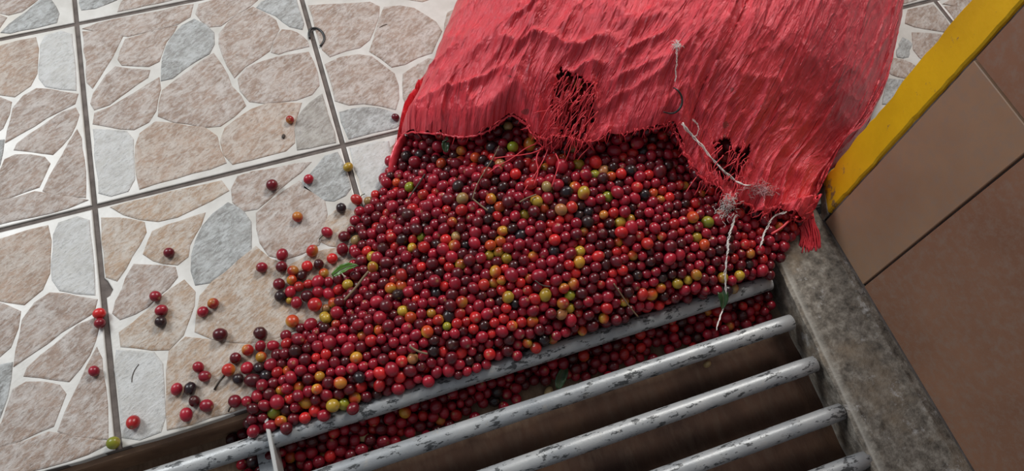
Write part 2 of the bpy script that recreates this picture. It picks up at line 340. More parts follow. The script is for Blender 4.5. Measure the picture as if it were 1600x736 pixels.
for (i, j) in cells:
    if i < -4 or i > 5: continue
    x0, y0, x1, y1 = i*T+G, j*T+G, (i+1)*T-G, (j+1)*T-G
    if (i, j) == (1, -1): poly = [(x0, y0), (.496, y0), (.496, -.287), (.612, -.287), (.612, -.255), (x1, -.255), (x1, y1), (x0, y1)]
    elif j == -1 and i >= 2: poly = [(x0, -.255), (x1, -.255), (x1, y1), (x0, y1)]
    else: poly = [(x0, y0), (x1, y0), (x1, y1), (x0, y1)]
    if j == -1 and i <= 0: poly = [(x0+.001, y0)] + [(x0+(x1-x0)*k/9, y0+rnd.uniform(-.0022, .0012)) for k in range(1, 9)] + poly[1:]
    if (i, j) == (-1, -1):      # the chipped left edge
        poly = poly + [(x0, y1-.105), (x0+.0035, y1-.110), (x0+.0085, y1-.124), (x0+.0045, y1-.131), (x0, y1-.133)]
    tl = link('floor_tile', prism('floor_tile', [(x, y) for x, y in poly], -.010, 0, .0014), floor, M['tile'])
    if (i, j) == (0, 0): pat, rot = PAT_Q, 0
    elif (i, j) == (2, -1): pat, rot = PAT_R, 0
    elif (i, j) == (-1, -1): pat, rot = PAT_P, 0
    elif (i, j) == (-1, 0): pat, rot = PAT_T, 0
    elif (i, j) == (0, -1): pat, rot = PAT_T, 2
    else: pat, rot = PAT_T, (i*3+j*5) % 4
    if (i, j) == (-2, -1): rot = 2
    for k, (mk, pl) in enumerate(pat):
        if (i, j) == (0, -1) and mk == 'grey2': mk = 'white'
        key = (id(pat), rot, k)
        q = clipsq([(float(a), float(b)) for a, b in pl])
        for _ in range(rot): q = [(1-b, a) for a, b in q]
        if len(q) < 3: continue
        if j == -1 and i >= 1 and min(b for a, b in q) < .24: continue
        if key+(mk,) not in _cache: _cache[key+(mk,)] = stone_mesh([(a*T, b*T) for a, b in q], 'stone', hash(key[1:]) & 0xffff, .0050 if pat is PAT_P else .0034)
        me = _cache[key+(mk,)]
        s = link('stone', me, tl, M[mk]); s.location = (i*T, j*T, .0002)
# ------------------------------------------------------------------ pit, curb, wall
pit = link('trim_1', prism('pit_bottom', [(-1.65, -1.3), (.52, -1.3), (.52, -.33), (-1.65, -.33)], -.09, -.06), None, M['dirt'])
tag(pit, 'grimy brown bottom of the drain channel under the grate', kind='structure')
ps = link('trim_2', prism('pit_side', [(-1.65, -.3335), (.50, -.3335), (.50, -.3275), (-1.65, -.3275)], -.062, -.0102), None, M['pitside'])
tag(ps, 'dirty brown mortar side of the drain channel below the tile edge', kind='structure')
def curb_mesh():
    bm = bmesh.new(); nx, ny = 9, 90; xs = np.linspace(0, 1, nx); ys = np.linspace(-1.3, -.291, ny); g = {}
    for j, y in enumerate(ys):
        xi = .506+(y+.336)*(.506-.487)/(.275); xi += .0016*(vnoise(y*70, 0)-.5)*2
        for i, t in enumerate(xs):
            e = min(t, 1-t); z = -.004*max(0, 1-e*14)**2+.0012*(vnoise(t*8, y*80, 3)-.5); g[i, j] = bm.verts.new((xi+(.5985-xi)*t, y, z))
        g['l', j] = bm.verts.new((xi+.001, y, -.03)); g['m', j] = bm.verts.new((xi+.004+.003*vnoise(y*40, 5), y, -.065)); g['r', j] = bm.verts.new((.5985, y, -.065))
    for j in range(ny-1):
        row = ['m', 'l']+list(range(nx))+['r']
        for a, b in zip(row[:-1], row[1:]): bm.faces.new((g[a, j], g[b, j], g[b, j+1], g[a, j+1]))
    for j in (0, ny-1): bm.faces.new([g[a, j] for a in ['m', 'l']+list(range(nx))+['r']])
    bmesh.ops.recalc_face_normals(bm, faces=bm.faces[:]); return from_bm('curb', bm)
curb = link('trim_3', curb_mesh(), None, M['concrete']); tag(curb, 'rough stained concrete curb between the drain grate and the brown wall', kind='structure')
cm = link('mortar_fillet', prism('mortar_fillet', [(.5983, -1.3), (.6025, -1.3), (.6025, -.30), (.5983, -.30)], -.03, -.0035), curb, M['grout'])
wall = link('wall_right', prism('wall_right', [(.604, -1.3), (.75, -1.3), (.75, -.262), (.626, -.262), (.604, -.308)], -.03, 1.0), None, M['grout'])
tag(wall, 'brown tiled wall face rising beside the concrete curb, edge painted yellow', kind='structure')
ysp = [-.3115, -.4135, -.7435, -1.0735, -1.3]
for a, b in zip(ysp[:-1], ysp[1:]):
    for k in range(3):
        bm = bmesh.new(); bmesh.ops.create_cube(bm, size=1); z0 = k*.33+.0015 if k else -.002; z1 = (k+1)*.33-.0012
        for v in bm.verts: v.co = ((.5995+.003) + v.co.x*.006, (a+b)/2+v.co.y*(a-b-.0028), (z0+z1)/2+v.co.z*(z1-z0))
        bmesh.ops.bevel(bm, geom=bm.edges[:], offset=.0008, segments=1, affect='EDGES')
        link('wall_tile', from_bm('wall_tile', bm), wall, M['brown'] if (ysp.index(a)+k) % 2 == 0 else M['brown2'])
def painted_edge():
    bm = bmesh.new(); n = 90; zz = np.linspace(.014, 1.0, n); g = []
    A = np.array([.6015, -.3085]); B = np.array([.6225, -.2575]); d = (B-A)/np.linalg.norm(B-A); nn = np.array([-d[1], d[0]])
    for i, z in enumerate(zz):
        j0 = (vnoise(z*60, 1)-.5)*.003-.0012*(vnoise(z*220, 4) > .75); j1 = (vnoise(z*45, 9)-.5)*.005-.003*(vnoise(z*130, 6) > .8)
        a = A-d*j0; b = B+d*j1; row = [a-nn*-.006, a+nn*.0015-nn*0, a+d*.0015+nn*.0026, b-d*.002+nn*.0026, b+nn*.0005, b-nn*.006]
        g.append([bm.verts.new((p[0], p[1], z)) for p in (A-nn*.004, a, a+d*.0015+nn*.0024, b-d*.003+nn*.0024, b, B-nn*.004)])
    for i in range(n-1):
        for k in range(5): bm.faces.new((g[i][k], g[i][k+1], g[i+1][k+1], g[i+1][k]))
        bm.faces.new((g[i][5], g[i][0], g[i+1][0], g[i+1][5]))
    bm.faces.new(g[0]); bm.faces.new(g[-1]); bmesh.ops.recalc_face_normals(bm, faces=bm.faces[:]); return from_bm('painted_edge', bm)
tag(link('painted_edge', painted_edge(), wall, M['yellow']), 'bright yellow painted corner strip with chipped edges')
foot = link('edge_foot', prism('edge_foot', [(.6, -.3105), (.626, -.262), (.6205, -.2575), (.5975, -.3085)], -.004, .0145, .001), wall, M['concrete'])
# ------------------------------------------------------------------ grate
grate = tag(link('drain_grate', None), 'worn grey steel grate of round bars over the drain channel', 'grate')
bary = [-.3677, -.4266, -.4853, -.5488, -.6090, -.6680, -.7270]; BZ = -.0125; BR = .0106
for k, y in enumerate(bary):
    n = 150; xs = np.linspace(-1.5, .489+.001*k, n); line = np.stack([xs, y+.0012*(vnoise(xs*3, k)-.5), np.full(n, BZ)+.0008*(vnoise(xs*4, k+9)-.5)], 1)
    rad = BR+.0004*(vnoise(xs*22, k)-.5); rad[-1] = BR*.55; rad[-2] = BR*.95; line[-2, 0] = line[-1, 0]-.0022
    if k == 0: rad = rad+.0009*(vnoise(xs*38, 3)-.35)*(xs > -.15)*(xs < .12)
    V, F = tubes([line], [rad], 20); link('bar', mesh('bar', V, F), grate, M['metal'])
def boxm(name, x0, x1, y0, y1, z0, z1, bev=.0006):
    bm = bmesh.new(); bmesh.ops.create_cube(bm, size=1)
    for v in bm.verts: v.co = ((x0+x1)/2+v.co.x*(x1-x0), (y0+y1)/2+v.co.y*(y1-y0), (z0+z1)/2+v.co.z*(z1-z0))
    bmesh.ops.bevel(bm, geom=bm.edges[:], offset=bev, segments=2, affect='EDGES'); return from_bm(name, bm)
M['bright'] = simple('scraped_bright_steel', (.62, .62, .60), .3, Metallic=.4)
XA = unp((424, 700), 0.004)[0]
cr = tag(link('crossbar', boxm('crossbar', XA-.0022, XA+.0022, -1.2, -.345, -.030, .0035), grate, M['bright']), 'thin bright flat steel edge crossing the bars')
tag(link('crossbar_flange', boxm('crossbar_flange', XA-.024, XA, -1.2, -.352, -.033, -.0285), grate, M['metal']), 'flat grey flange under the bars')
# ------------------------------------------------------------------ height field of the heap and the filled sack
ctl = [(1000,0,.2),(850,0,.19),(1200,0,.2),(1350,0,.17),(740,0,.17),(700,100,.14),(850,100,.16),(1000,100,.17),(1150,100,.17),(1300,100,.15),
 (660,180,.095),(750,180,.105),(850,190,.115),(950,190,.12),(1050,190,.122),(1150,200,.115),(1250,200,.10),
 (650,250,.06),(750,250,.083),(850,250,.095),(950,260,.097),(1050,270,.09),(1150,290,.072),(1230,300,.055),
 (600,300,.028),(560,330,.014),(548,400,.015),(650,350,.05),(800,350,.07),(950,350,.072),(1100,360,.058),(1180,350,.042),(1250,345,.020),(1240,385,.012),
 (510,460,.016),(600,450,.035),(750,450,.047),(900,450,.048),(1050,430,.038),(1150,420,.028),(1205,425,.014),
 (450,530,.016),(390,600,.014),(500,580,.025),(650,560,.026),(800,520,.025),(950,490,.023),(1080,460,.02),
 (430,660,.008),(600,610,.010),(750,570,.010),(900,520,.010),(1050,480,.008),(1190,440,.007)]
cp = np.array([[*unp((a, b), z)[:2], z] for a, b, z in ctl] + [[.7,.4,.25],[.55,.45,.22],[.85,.3,.24],[.8,.6,.25],[.45,.3,.22],[.95,.45,.22]])
def _U(r): return np.where(r > 1e-9, r*r*np.log(r+1e-12), 0)
_K = _U(np.linalg.norm(cp[:, None, :2]-cp[None, :, :2], axis=2))+2e-5*np.eye(len(cp)); _P = np.c_[np.ones(len(cp)), cp[:, :2]]
_W = np.linalg.solve(np.block([[_K, _P], [_P.T, np.zeros((3, 3))]]), np.r_[cp[:, 2], 0, 0, 0])
def GZ(p):
    p = np.atleast_2d(p); out = np.empty(len(p))
    for s in range(0, len(p), 20000):
        q = p[s:s+20000]; out[s:s+20000] = _U(np.linalg.norm(q[:, None]-cp[None, :, :2], axis=2))@_W[:-3]+_W[-3]+q@_W[-2:]
    return out
SL = np.array([(.066,-.046),(.076,-.024),(.088,-.008),(.110,.016),(.145,.062),(.19,.13),(.25,.215),(.33,.33),(.43,.47),(.55,.59),(.68,.66)])
SR = np.array([(.575,-.296),(.597,-.278),(.625,-.250),(.672,-.235),(.752,-.183),(.838,-.09),(.89,-.02),(.95,.08),(1.01,.2),(1.05,.33),(1.05,.46),(1.0,.58)])
SB = np.array([SL[-1],(.80,.69),(.92,.66),SR[-1]])
SLs, SRs, SBs = smoothline(SL), smoothline(SR), smoothline(SB)
side = np.vstack([SLs, SBs[1:-1], SRs[::-1]])
def ZB(p):
    p = np.atleast_2d(p); d = dpoly(p, side); t = np.clip(d/.15, 0, 1); e = np.sqrt(np.clip(1-(1-t)**2, 0, 1))
    near = p[:, 1] > -.29
    e = np.where(near, e, 1); return np.clip(GZ(p), .0, .27)*e
_gx = np.arange(-.32, 1.12, .002); _gy = np.arange(-.45, .75, .002); _XX, _YY = np.meshgrid(_gx, _gy)
_GZ = ZB(np.c_[_XX.ravel(), _YY.ravel()]).reshape(_XX.shape); ZB0 = ZB
def ZB(p):
    p = np.atleast_2d(p); a = np.clip((p[:, 0]-_gx[0])/.002, 0, len(_gx)-1.001); b = np.clip((p[:, 1]-_gy[0])/.002, 0, len(_gy)-1.001)
    i = a.astype(int); j = b.astype(int); fx = a-i; fy = b-j
    return (_GZ[j, i]*(1-fx)+_GZ[j, i+1]*fx)*(1-fy)+(_GZ[j+1, i]*(1-fx)+_GZ[j+1, i+1]*fx)*fy
def hit(px, off=0.0):
    z = .05
    for _ in range(14):
        P = unp(px, z); z = .4*z+.6*(ZB(P[:2])[0]+off)
    return unp(px, z)
# ------------------------------------------------------------------ cherries in the heap: fill and settle
lip_px = [(617,232),(623,214),(636,209),(650,207),(680,210),(706,214),(735,215),(760,208),(780,192),(798,178),(816,190),(834,212),(856,222),(880,214),(905,222),(925,224),(950,212),(985,208),(1018,203),(1040,197),(1051,193),(1058,215),(1074,250),(1092,276),(1112,290),(1128,300),(1136,330),(1146,318),(1166,318),(1180,330),(1190,342),(1200,333),(1212,326),(1228,330),(1243,345),(1262,346),(1273,320),(1279,292)]
pile_px = [(612,262),(600,298),(572,312),(556,338),(545,372),(556,400),(545,440),(540,470),(515,492),(490,506),(462,516),(436,545),(412,562),(398,588),(384,618),(388,640),(400,664),(440,684),(500,660),(600,632),(700,600),(800,562),(900,530),(1000,498),(1100,465),(1205,432),(1214,405),(1232,372),(1262,340),(1272,300),(1240,200),(1150,150),(1050,110),(950,80),(850,80),(740,110),(660,150),(625,205)]
cands = []
S = .0122
for layer in range(3):
    xs = np.arange(-.25, .64, S*1.02); ys = np.arange(-.372, .12, S*.87)
    X, Y = np.meshgrid(xs, ys); X[1::2] += S/2; X = X+layer*S*.4; P = np.stack([X.ravel(), Y.ravel()], 1)+rg.uniform(-.0042, .0042, (X.size, 2))
    h = ZB(P); pp, _ = proj(np.c_[P, h]); dl = dpoly(pp, lip_px); dl[inpoly(pp, lip_px+[(1400, 100), (1300, 0), (700, 0), (640, 150)])] = 0
    h = h-np.minimum(.017, h*.22)*np.exp(-(dl/38)**2)*(pp[:, 1] < 330)+rg.uniform(-.003, .0015, X.size); z = h-.0066-layer*.0105
    pass; ok = inpoly(pp, pile_px) & (P[:, 1] > -.3590)
    d = dpoly(P, SLs); ok &= ~((P[:, 1] > -.085) & (d < .011)) & ~((P[:, 0] > .595))
    ok &= (P[:, 0] < .497) | (P[:, 1] > -.40); ok &= z > -.002 if layer == 0 else z > .003
    hz = h[ok]; cands.append(np.c_[P[ok], z[ok], hz])
edge_px = [(358,694),(375,725),(420,762),(520,742),(600,706),(660,677),(740,650),(800,620),(870,592),(930,586),(1000,560),(1060,536),(1110,541),(1200,502)]
ledge = np.array([unp(p, -.055)[:2] for p in edge_px]); lx = np.maximum.accumulate(ledge[:, 0]+np.arange(len(ledge))*1e-6)
for layer in range(3):
    X, Y = np.meshgrid(np.arange(-.235, .492, S), np.arange(-.5, -.336, S*.87)); X[1::2] += S/2; X = X+layer*S*.4
    P = np.stack([X.ravel(), Y.ravel()], 1)+rg.uniform(-.0025, .0025, (X.size, 2)); ye = np.interp(P[:, 0], lx, ledge[:, 1])+.006*(vnoise(P[:, 0]*60, 3)-.5)*2
    top = np.where(P[:, 0] > -.185, -.004, -.04); t = np.clip((-.352-P[:, 1])/np.maximum(-.352-ye, .01), 0, 1.2); h = top+(-.048-top)*np.minimum(t**.6, 1)
    z = h-.0066-layer*.0108; ok = (P[:, 1] > ye) & (z > -.0565) & (rg.random(len(P)) < 1-.35*sstep(.6, 1, t))
    dbar = np.hypot(P[:, 1]-bary[0], z-BZ); ok &= (dbar > BR+.002); cands.append(np.c_[P[ok], z[ok], h[ok]])
C = np.vstack(cands); N = len(C); pos = C[:, :3].copy(); home = pos.copy(); hs = C[:, 3]
R = np.clip(rg.normal(.0069, .0006, N), .0054, .0083)
# scattered cherries traced one by one: px, py, colour, radius factor, label
SCAT = [
 (425,289,'maroon',1.15,'dark maroon cherry just below the grout cross, left of a red one'),
 (482,280,'crimson',.95,'crimson cherry right of the dark maroon one below the long grout line'),
 (544,261,'yellow',.9,'yellow-green cherry lying in the grout line just below the tile crossing'),
 (533,325,'black',1.0,'single black dried cherry on the white tile edge above the heap'),
 (465,339,'redorange',1.0,'orange-red cherry alone in the middle of a pinkish stone'),
 (453,187,'redorange',.85,'small orange and green cherry on the tile above the long grout line'),
 (618,183,'maroon',.75,'small dark red cherry on the tile beside the left flank of the sack'),
 (264,395,'maroon',1.0,'dark maroon cherry alone on the upper part of the ochre tile'),
 (243,463,'crimson',1.0,'crimson cherry, topmost of three in a short column'),
 (252,485,'crimson',1.0,'crimson cherry, middle of three in a short column'),
 (251,503,'black',1.0,'blackish cherry, lowest of three in a short column'),
 (317,487,'crimson',.95,'dark crimson cherry touching the lower side of an orange-red one'),
 (333,474,'redorange',1.0,'orange-red cherry paired with a dark crimson one on the pale joint'),
 (344,523,'maroon',1.18,'large dark cherry alone on the joint above the ochre stone'),
 (407,521,'darkmaroon',1.15,'wrinkled very dark cherry above a row of three red cherries'),
 (155,490,'red',1.0,'red cherry in the grout line beside the chipped tile'),
 (156,505,'crimson',.95,'dark cherry directly below the red one in the grout line'),
 (147,580,'crimson',.9,'red cherry on the tile left of the lower vertical grout line'),
 (310,574,'crimson',.95,'crimson cherry, upper one of a slanting pair on the ochre stone'),
 (320,588,'crimson',1.0,'crimson cherry, lower one of a slanting pair on the ochre stone'),
 (276,608,'crimson',.95,'crimson cherry left of the blue-black dried one'),
 (297,607,'black',1.0,'blue-black dried cherry lying on its side on the ochre stone'),
 (304,627,'darkmaroon',.95,'dark brown shrivelled cherry below the blue-black dried one'),
 (323,634,'crimson',1.1,'crimson cherry right of the dark brown shrivelled one'),
 (291,648,'crimson',1.05,'crimson cherry nearest the drain edge on the ochre stone'),
 (208,660,'red',1.1,'bright red cherry alone on the chalk white stone'),
 (177,692,'green',1.05,'olive green cherry at the end of the grout line by the drain'),
 (367,627,'maroon',1.12,'maroon cherry with a short stem close to the drain edge'),
 (357,578,'redorange',1.15,'red and orange cherry with a long dark stem'),
 (387,547,'redorange',1.05,'red and orange cherry at the left end of a row of three'),
 (368,560,'maroon',1.0,'dark crimson cherry just above the long-stemmed one'),
 (386,575,'crimson',1.05,'crimson cherry above the round black one'),
 (372,592,'black',.95,'round black cherry right of the long stem'),
 (407,541,'crimson',.95,'crimson cherry in the middle of a row of three'),
 (427,540,'crimson',.95,'crimson cherry at the right end of a row of three'),
 (408,558,'orange',.98,'orange cherry below the row of three red ones'),
 (395,595,'maroon',1.25,'large maroon cherry right of the round black one'),
 (409,418,'crimson',1.0,'crimson cherry standing off to the left of the loose cluster'),
 (441,398,'crimson',1.1,'crimson cherry on top of the left edge of the loose cluster'),
 (440,417,'maroon',1.1,'maroon cherry below the topmost one of the loose cluster'),
 (458,424,'redorange',1.05,'bright red-orange cherry inside the loose cluster'),
 (480,416,'red',1.05,'round red cherry at the top edge of the loose cluster'),
 (498,413,'darkmaroon',.95,'very dark cherry between two red ones above the yellow one'),
 (488,392,'redorange',1.1,'dull red cherry with a pale tip above the loose cluster'),
 (511,363,'crimson',1.0,'red cherry with a little green stem left of two maroon ones'),
 (538,370,'maroon',1.12,'maroon cherry beside the tan one'),
 (535,390,'crimson',1.1,'crimson cherry directly below the maroon one beside the tan one'),
 (519,404,'red',1.05,'bright red cherry with a dark tip above the green leaf'),
 (557,376,'tan',1.08,'tan unripe cherry at the rim of the heap'),
 (506,427,'orange',.95,'yellow-orange cherry beside the green leaf'),
 (472,430,'darkmaroon',.95,'dark brown cherry in the middle of the loose cluster'),
 (436,444,'maroon',1.12,'maroon cherry resting against the black one at the cluster edge'),
 (438,463,'black',1.05,'black glossy cherry at the left edge of the loose cluster'),
 (456,437,'orange',.95,'brownish orange cherry half hidden in the loose cluster'),
 (454,456,'crimson',1.0,'crimson cherry right of the black glossy one'),
 (467,448,'redorange',.95,'dull orange-red cherry at the centre of the loose cluster'),
 (482,444,'red',.85,'small coral red cherry near the cluster centre'),
 (480,463,'maroon',1.1,'maroon cherry low in the loose cluster'),
 (463,473,'crimson',1.05,'crimson cherry at the bottom of the loose cluster'),
 (492,476,'red',1.3,'large bright red cherry at the bottom right of the loose cluster'),
 (452,470,'yellow',.62,'tiny yellow cherry squeezed beside the black glossy one'),
 (497,441,'crimson',1.15,'plump crimson cherry left of the leaf'),
 (513,441,'crimson',.9,'crimson cherry right of the plump one near the leaf'),
 (498,456,'crimson',1.05,'crimson cherry below the plump one near the leaf'),
 (514,459,'crimson',1.05,'rosy crimson cherry below the leaf tip'),
 (521,474,'orange',1.0,'brownish orange cherry right of the large bright red one'),
 (510,482,'tan',.8,'pale bean-coloured cherry beside the brownish orange one'),
 (457,502,'orange',1.2,'large yellow and red cherry lying below the loose cluster'),
 (507,495,'yellow',.95,'yellow cherry at the rim of the heap below the loose cluster'),
 (530,453,'red',1.05,'bright red cherry at the leaf end where the heap begins'),
 (529,436,'maroon',1.05,'maroon cherry half under the green leaf'),
 (557,312,'redorange',1.05,'orange-red cherry with a stem beside the grout line above the heap'),
]
spos = []; srad = []
for (a, b, c, f, l) in SCAT:
    r = .0068*f; spos.append(unp((a, b), r)); srad.append(r)
for q in spos[15:17]: q[2] -= .0015
spos = np.array(spos); srad = np.array(srad)
nS = len(spos); allp = np.vstack([spos, pos]); allr = np.r_[srad, R]; allh = np.vstack([spos, home]); hh = np.r_[np.full(nS, 9.), hs]
# drop heap cherries that start inside traced ones
kd = kdtree.KDTree(nS)
for i, q in enumerate(spos): kd.insert(q, i)
kd.balance(); keep = [kd.find(q)[2] > .0115 or q[2] < -.012 for q in pos]; keepall = np.r_[np.ones(nS, bool), np.array(keep)]
allp, allr, allh, hh = allp[keepall], allr[keepall], allh[keepall], hh[keepall]; NA = len(allp); fixed = np.arange(NA) < nS
inv = np.where(fixed, .25, 1.0)
for it in range(80):
    if it % 9 == 0:
        kd = kdtree.KDTree(NA)
        for i, q in enumerate(allp): kd.insert(q, i)
        kd.balance(); pr = [(i, j) for i in range(NA) for (_, j, _) in kd.find_range(allp[i], .0185) if j > i]; pr = np.array(pr)
    last = it > 66
    d = allp[pr[:, 1]]-allp[pr[:, 0]]; L = np.linalg.norm(d, axis=1)+1e-9; ov = (allr[pr[:, 0]]+allr[pr[:, 1]])*.985-L; m = ov > 0
    i, j = pr[m, 0], pr[m, 1]; nrm = d[m]/L[m, None]; wi, wj = inv[i], inv[j]; c = (ov[m]/(wi+wj))[:, None]*nrm*.55
    np.add.at(allp, i, -c*wi[:, None]); np.add.at(allp, j, c*wj[:, None])
    if not last:
        allp[:, 2] -= .00035*(~fixed); allp[~fixed, :2] += (allh[~fixed, :2]-allp[~fixed, :2])*.03; allp[~fixed, 2] += (allh[~fixed, 2]-allp[~fixed, 2])*.10
    allp[fixed] += (allh[fixed]-allp[fixed])*.35
    # supports and obstacles
    inpit = (allp[:, 1] < -.334) & (allp[:, 0] < .5); over = (allp[:, 1] < -.334+allr*.9) & inpit
    fl = np.where(inpit & ~fixed, -.06, 0.0)+allr; allp[:, 2] = np.maximum(allp[:, 2], np.where(fixed, allr, fl))
    low = inpit & (allp[:, 2] < -.002); allp[low, 1] = np.minimum(allp[low, 1], -.334-allr[low]*.8); allp[low, 0] = np.minimum(allp[low, 0], .494-allr[low])
    for y in bary[:2]:
        dy = allp[:, 1]-y; dz = allp[:, 2]-BZ; rr = np.hypot(dy, dz)+1e-9; need = BR+allr; k = (rr < need) & (~fixed); allp[k, 1] = y+dy[k]/rr[k]*need[k]; allp[k, 2] = BZ+dz[k]/rr[k]*need[k]
pos, R2 = allp, allr
dead = ~fixed & (((pos[:, 0] > .590)) | ((pos[:, 2]-hh) > .012)); pos, R2, fixed = pos[~dead], R2[~dead], fixed[~dead]; NA = len(pos)
print('cherries', NA, 'traced', nS)
# which ones show: z-buffer of discs
sc = .5; IDB = -np.ones((368, 800), int); ZBUF = np.full((368, 800), 9.); pp, dd = proj(pos)
area_vis = np.zeros(NA)
for i in np.argsort(dd):
    r = CF*R2[i]/dd[i]*sc; cx, cy = pp[i]*sc; x0, x1, y0, y1 = int(max(cx-r, 0)), int(min(cx+r+1, 799)), int(max(cy-r, 0)), int(min(cy+r+1, 367))
    if x1 <= x0 or y1 <= y0: continue
    yy, xx = np.mgrid[y0:y1+1, x0:x1+1]; m = ((xx-cx)**2+(yy-cy)**2 < r*r) & (IDB[y0:y1+1, x0:x1+1] < 0); area_vis[i] = m.sum(); IDB[y0:y1+1, x0:x1+1][m] = i
covered = inpoly(pp, lip_px+[(1400, 100), (1300, 0), (700, 0), (640, 150)]); area_vis[covered] = 0
bar1m = np.abs(pos[:, 1]-bary[0]) < BR; area_vis[(pos[:, 1] < -.36) & (pos[:, 2] < BZ)] *= .5
# colours
PAL = {'crimson': ((.34, .011, .026), (.22, .007, .020)), 'maroon': ((.15, .006, .014), (.085, .005, .010)), 'darkmaroon': ((.055, .008, .010), (.03, .006, .006)),
       'red': ((.52, .018, .018), (.36, .012, .015)), 'redorange': ((.42, .022, .018), (.55, .20, .03)), 'orange': ((.48, .055, .015), (.52, .26, .03)),
       'yellow': ((.45, .29, .03), (.42, .08, .02)), 'green': ((.20, .23, .015), (.34, .30, .03)), 'black': ((.014, .013, .017), (.03, .015, .015)), 'tan': ((.40, .16, .06), (.35, .24, .09))}
WORD = {'crimson': 'crimson', 'maroon': 'dark maroon', 'darkmaroon': 'nearly black maroon', 'red': 'bright red', 'redorange': 'red and orange', 'orange': 'orange', 'yellow': 'yellow', 'green': 'green', 'black': 'black dried', 'tan': 'tan'}
kinds = rg.choice(list(PAL), NA, p=[.52, .265, .05, .11, .026, .006, .002, .001, .014, .006])
kinds = kinds.astype('<U12')
for i in range(nS): kinds[i] = SCAT[i][2]
HOT = dict(green=[(644,291),(950,308),(654,379),(703,506),(933,266),(798,222),(425,635),(538,638),(1103,340)],
 yellow=[(910,296),(841,311),(826,336),(640,391),(760,395),(792,412),(900,389),(718,413),(801,464),(978,478),(1084,369),(970,347),(1069,433),(1122,433),(1157,437),(1055,450),(904,267),(590,415),(585,394),(635,492),(514,635),(434,671),(507,496),(549,448)],
 orange=[(960,270),(857,323),(765,319),(779,327),(761,381),(791,359),(900,406),(969,347),(963,374),(983,393),(910,355),(633,439),(612,452),(779,426),(778,439),(764,437),(637,493),(828,495),(826,538),(912,516),(675,482),(667,519),(1079,347),(1087,435),(1174,435),(1030,456),(1016,466),(937,497),(1020,298),(818,224),(688,252),(743,257),(852,257),(622,281),(444,576),(441,608),(472,600),(495,587),(492,606),(477,620),(557,629),(447,658),(592,509),(1216,350),(554,549)],
 redorange=[(800,505),(1037,309),(767,268),(526,498),(612,450),(900,300),(885,323),(820,435),(751,449),(529,600),(565,519),(1169,393),(665,312),(705,350),(830,400),(940,340)],
 red=[(977,244),(799,269),(1179,359),(765,556),(1035,480),(690,400),(850,450),(560,600),(620,560),(520,640)],
 black=[(910,336),(810,372),(628,456),(675,454),(865,395),(889,293),(997,437),(914,338),(565,582),(760,225)],
 tan=[(896,238),(885,324),(716,365)])
taken = set(range(nS))
big = area_vis > 25
for k, lst in HOT.items():
    for q in lst:
        dq = np.linalg.norm(pp-np.array(q), axis=1)+(~big)*999
        for i in np.argsort(dq)[:4]:
            if i not in taken and dq[i] < 22: kinds[i] = k; taken.add(int(i)); break
# cherry shapes
def cherry_template(seg, rings):
    V = [(0, 0, -1.0)]; 
    for r in range(1, rings):
        t = math.pi*r/rings; z = -math.cos(t); s = math.sin(t)
        for k in range(seg):
            a = 2*math.pi*k/seg; V.append((s*math.cos(a), s*math.sin(a), z))
    V.append((0, 0, 1.0)); V = np.array(V)
    F = [(0, 1+(k+1) % seg, 1+k) for k in range(seg)]
    for r in range(rings-2):
        for k in range(seg): a = 1+r*seg; F.append((a+k, a+(k+1) % seg, a+seg+(k+1) % seg, a+seg+k))
    a = 1+(rings-2)*seg; F += [(a+k, a+(k+1) % seg, len(V)-1) for k in range(seg)]
    return V, F
def shape(V, long_, lobe):
    W = V.copy(); t = np.hypot(V[:, 0], V[:, 1]); top = np.clip(V[:, 2], 0, 1)
    W[:, 2] *= long_; W[:, 2] -= .13*np.exp(-(t/.16)**2)*(V[:, 2] > 0); W[:, 2] += .10*np.exp(-(t/.2)**2)*(V[:, 2] < 0)
    W[:, 0] *= 1+lobe*V[:, 0]**2*.5; W[:, :2] *= (1-.05*top)[:, None]
    return W
def tint(V, kind, seed, n=1):
    r = np.random.default_rng(seed); a, b = map(np.array, PAL[kind]); f = r.uniform(.78, 1.28); d = r.normal(size=3); d[2] *= .6; d /= np.linalg.norm(d)
    two = {'redorange': (.0, .9), 'orange': (-.2, .8), 'yellow': (.3, .95), 'crimson': (-.8, .8), 'red': (-.5, .9)}.get(kind, (-.6, .8))
    k = sstep(*two, V@d+.25*(vnoise(V[:, 0]*3+9, V[:, 1]*3+V[:, 2]*2, seed % 50)-.5)); c = (a*(1-k[:, None])+b*k[:, None])*f
    tt = np.hypot(V[:, 0], V[:, 1]); tip = (np.exp(-(tt/.20)**2))*(V[:, 2] > 0); tc = np.array((.42, .30, .14)) if kind not in ('black', 'darkmaroon', 'maroon') else np.array((.12, .06, .03))
    c = c*(1-tip[:, None]*.8)+tc*tip[:, None]*.8
    return np.c_[c, np.ones(len(c))]
def add_tint(me, cols): at = me.color_attributes.new('tint', 'FLOAT_COLOR', 'POINT'); at.data.foreach_set('color', cols.astype(np.float32).ravel())
TV, TF = cherry_template(22, 13); VAR = {}
for k in PAL:
    for s in range({'crimson': 10, 'maroon': 8, 'red': 6, 'orange': 7, 'redorange': 7}.get(k, 4)):
        r = random.Random(hash((len(k), s, k[0])) if False else sum(map(ord, k))*31+s); W = shape(TV, r.uniform(1.0, 1.2), r.uniform(-.06, .06))
        if k in ('black', 'darkmaroon'): W = W*(1+.10*(vnoise(TV[:, 0]*4+5, TV[:, 2]*4+TV[:, 1]*4, s)-.5))[:, None]
        me = mesh('coffee_cherry', W, TF); add_tint(me, tint(TV, k, sum(map(ord, k))+s*7)); me.materials.append(M['cherry']); VAR.setdefault(k, []).append(me)
def rand_rot(): q = rg.normal(size=4); from_ = q/np.linalg.norm(q); return from_
from mathutils import Quaternion
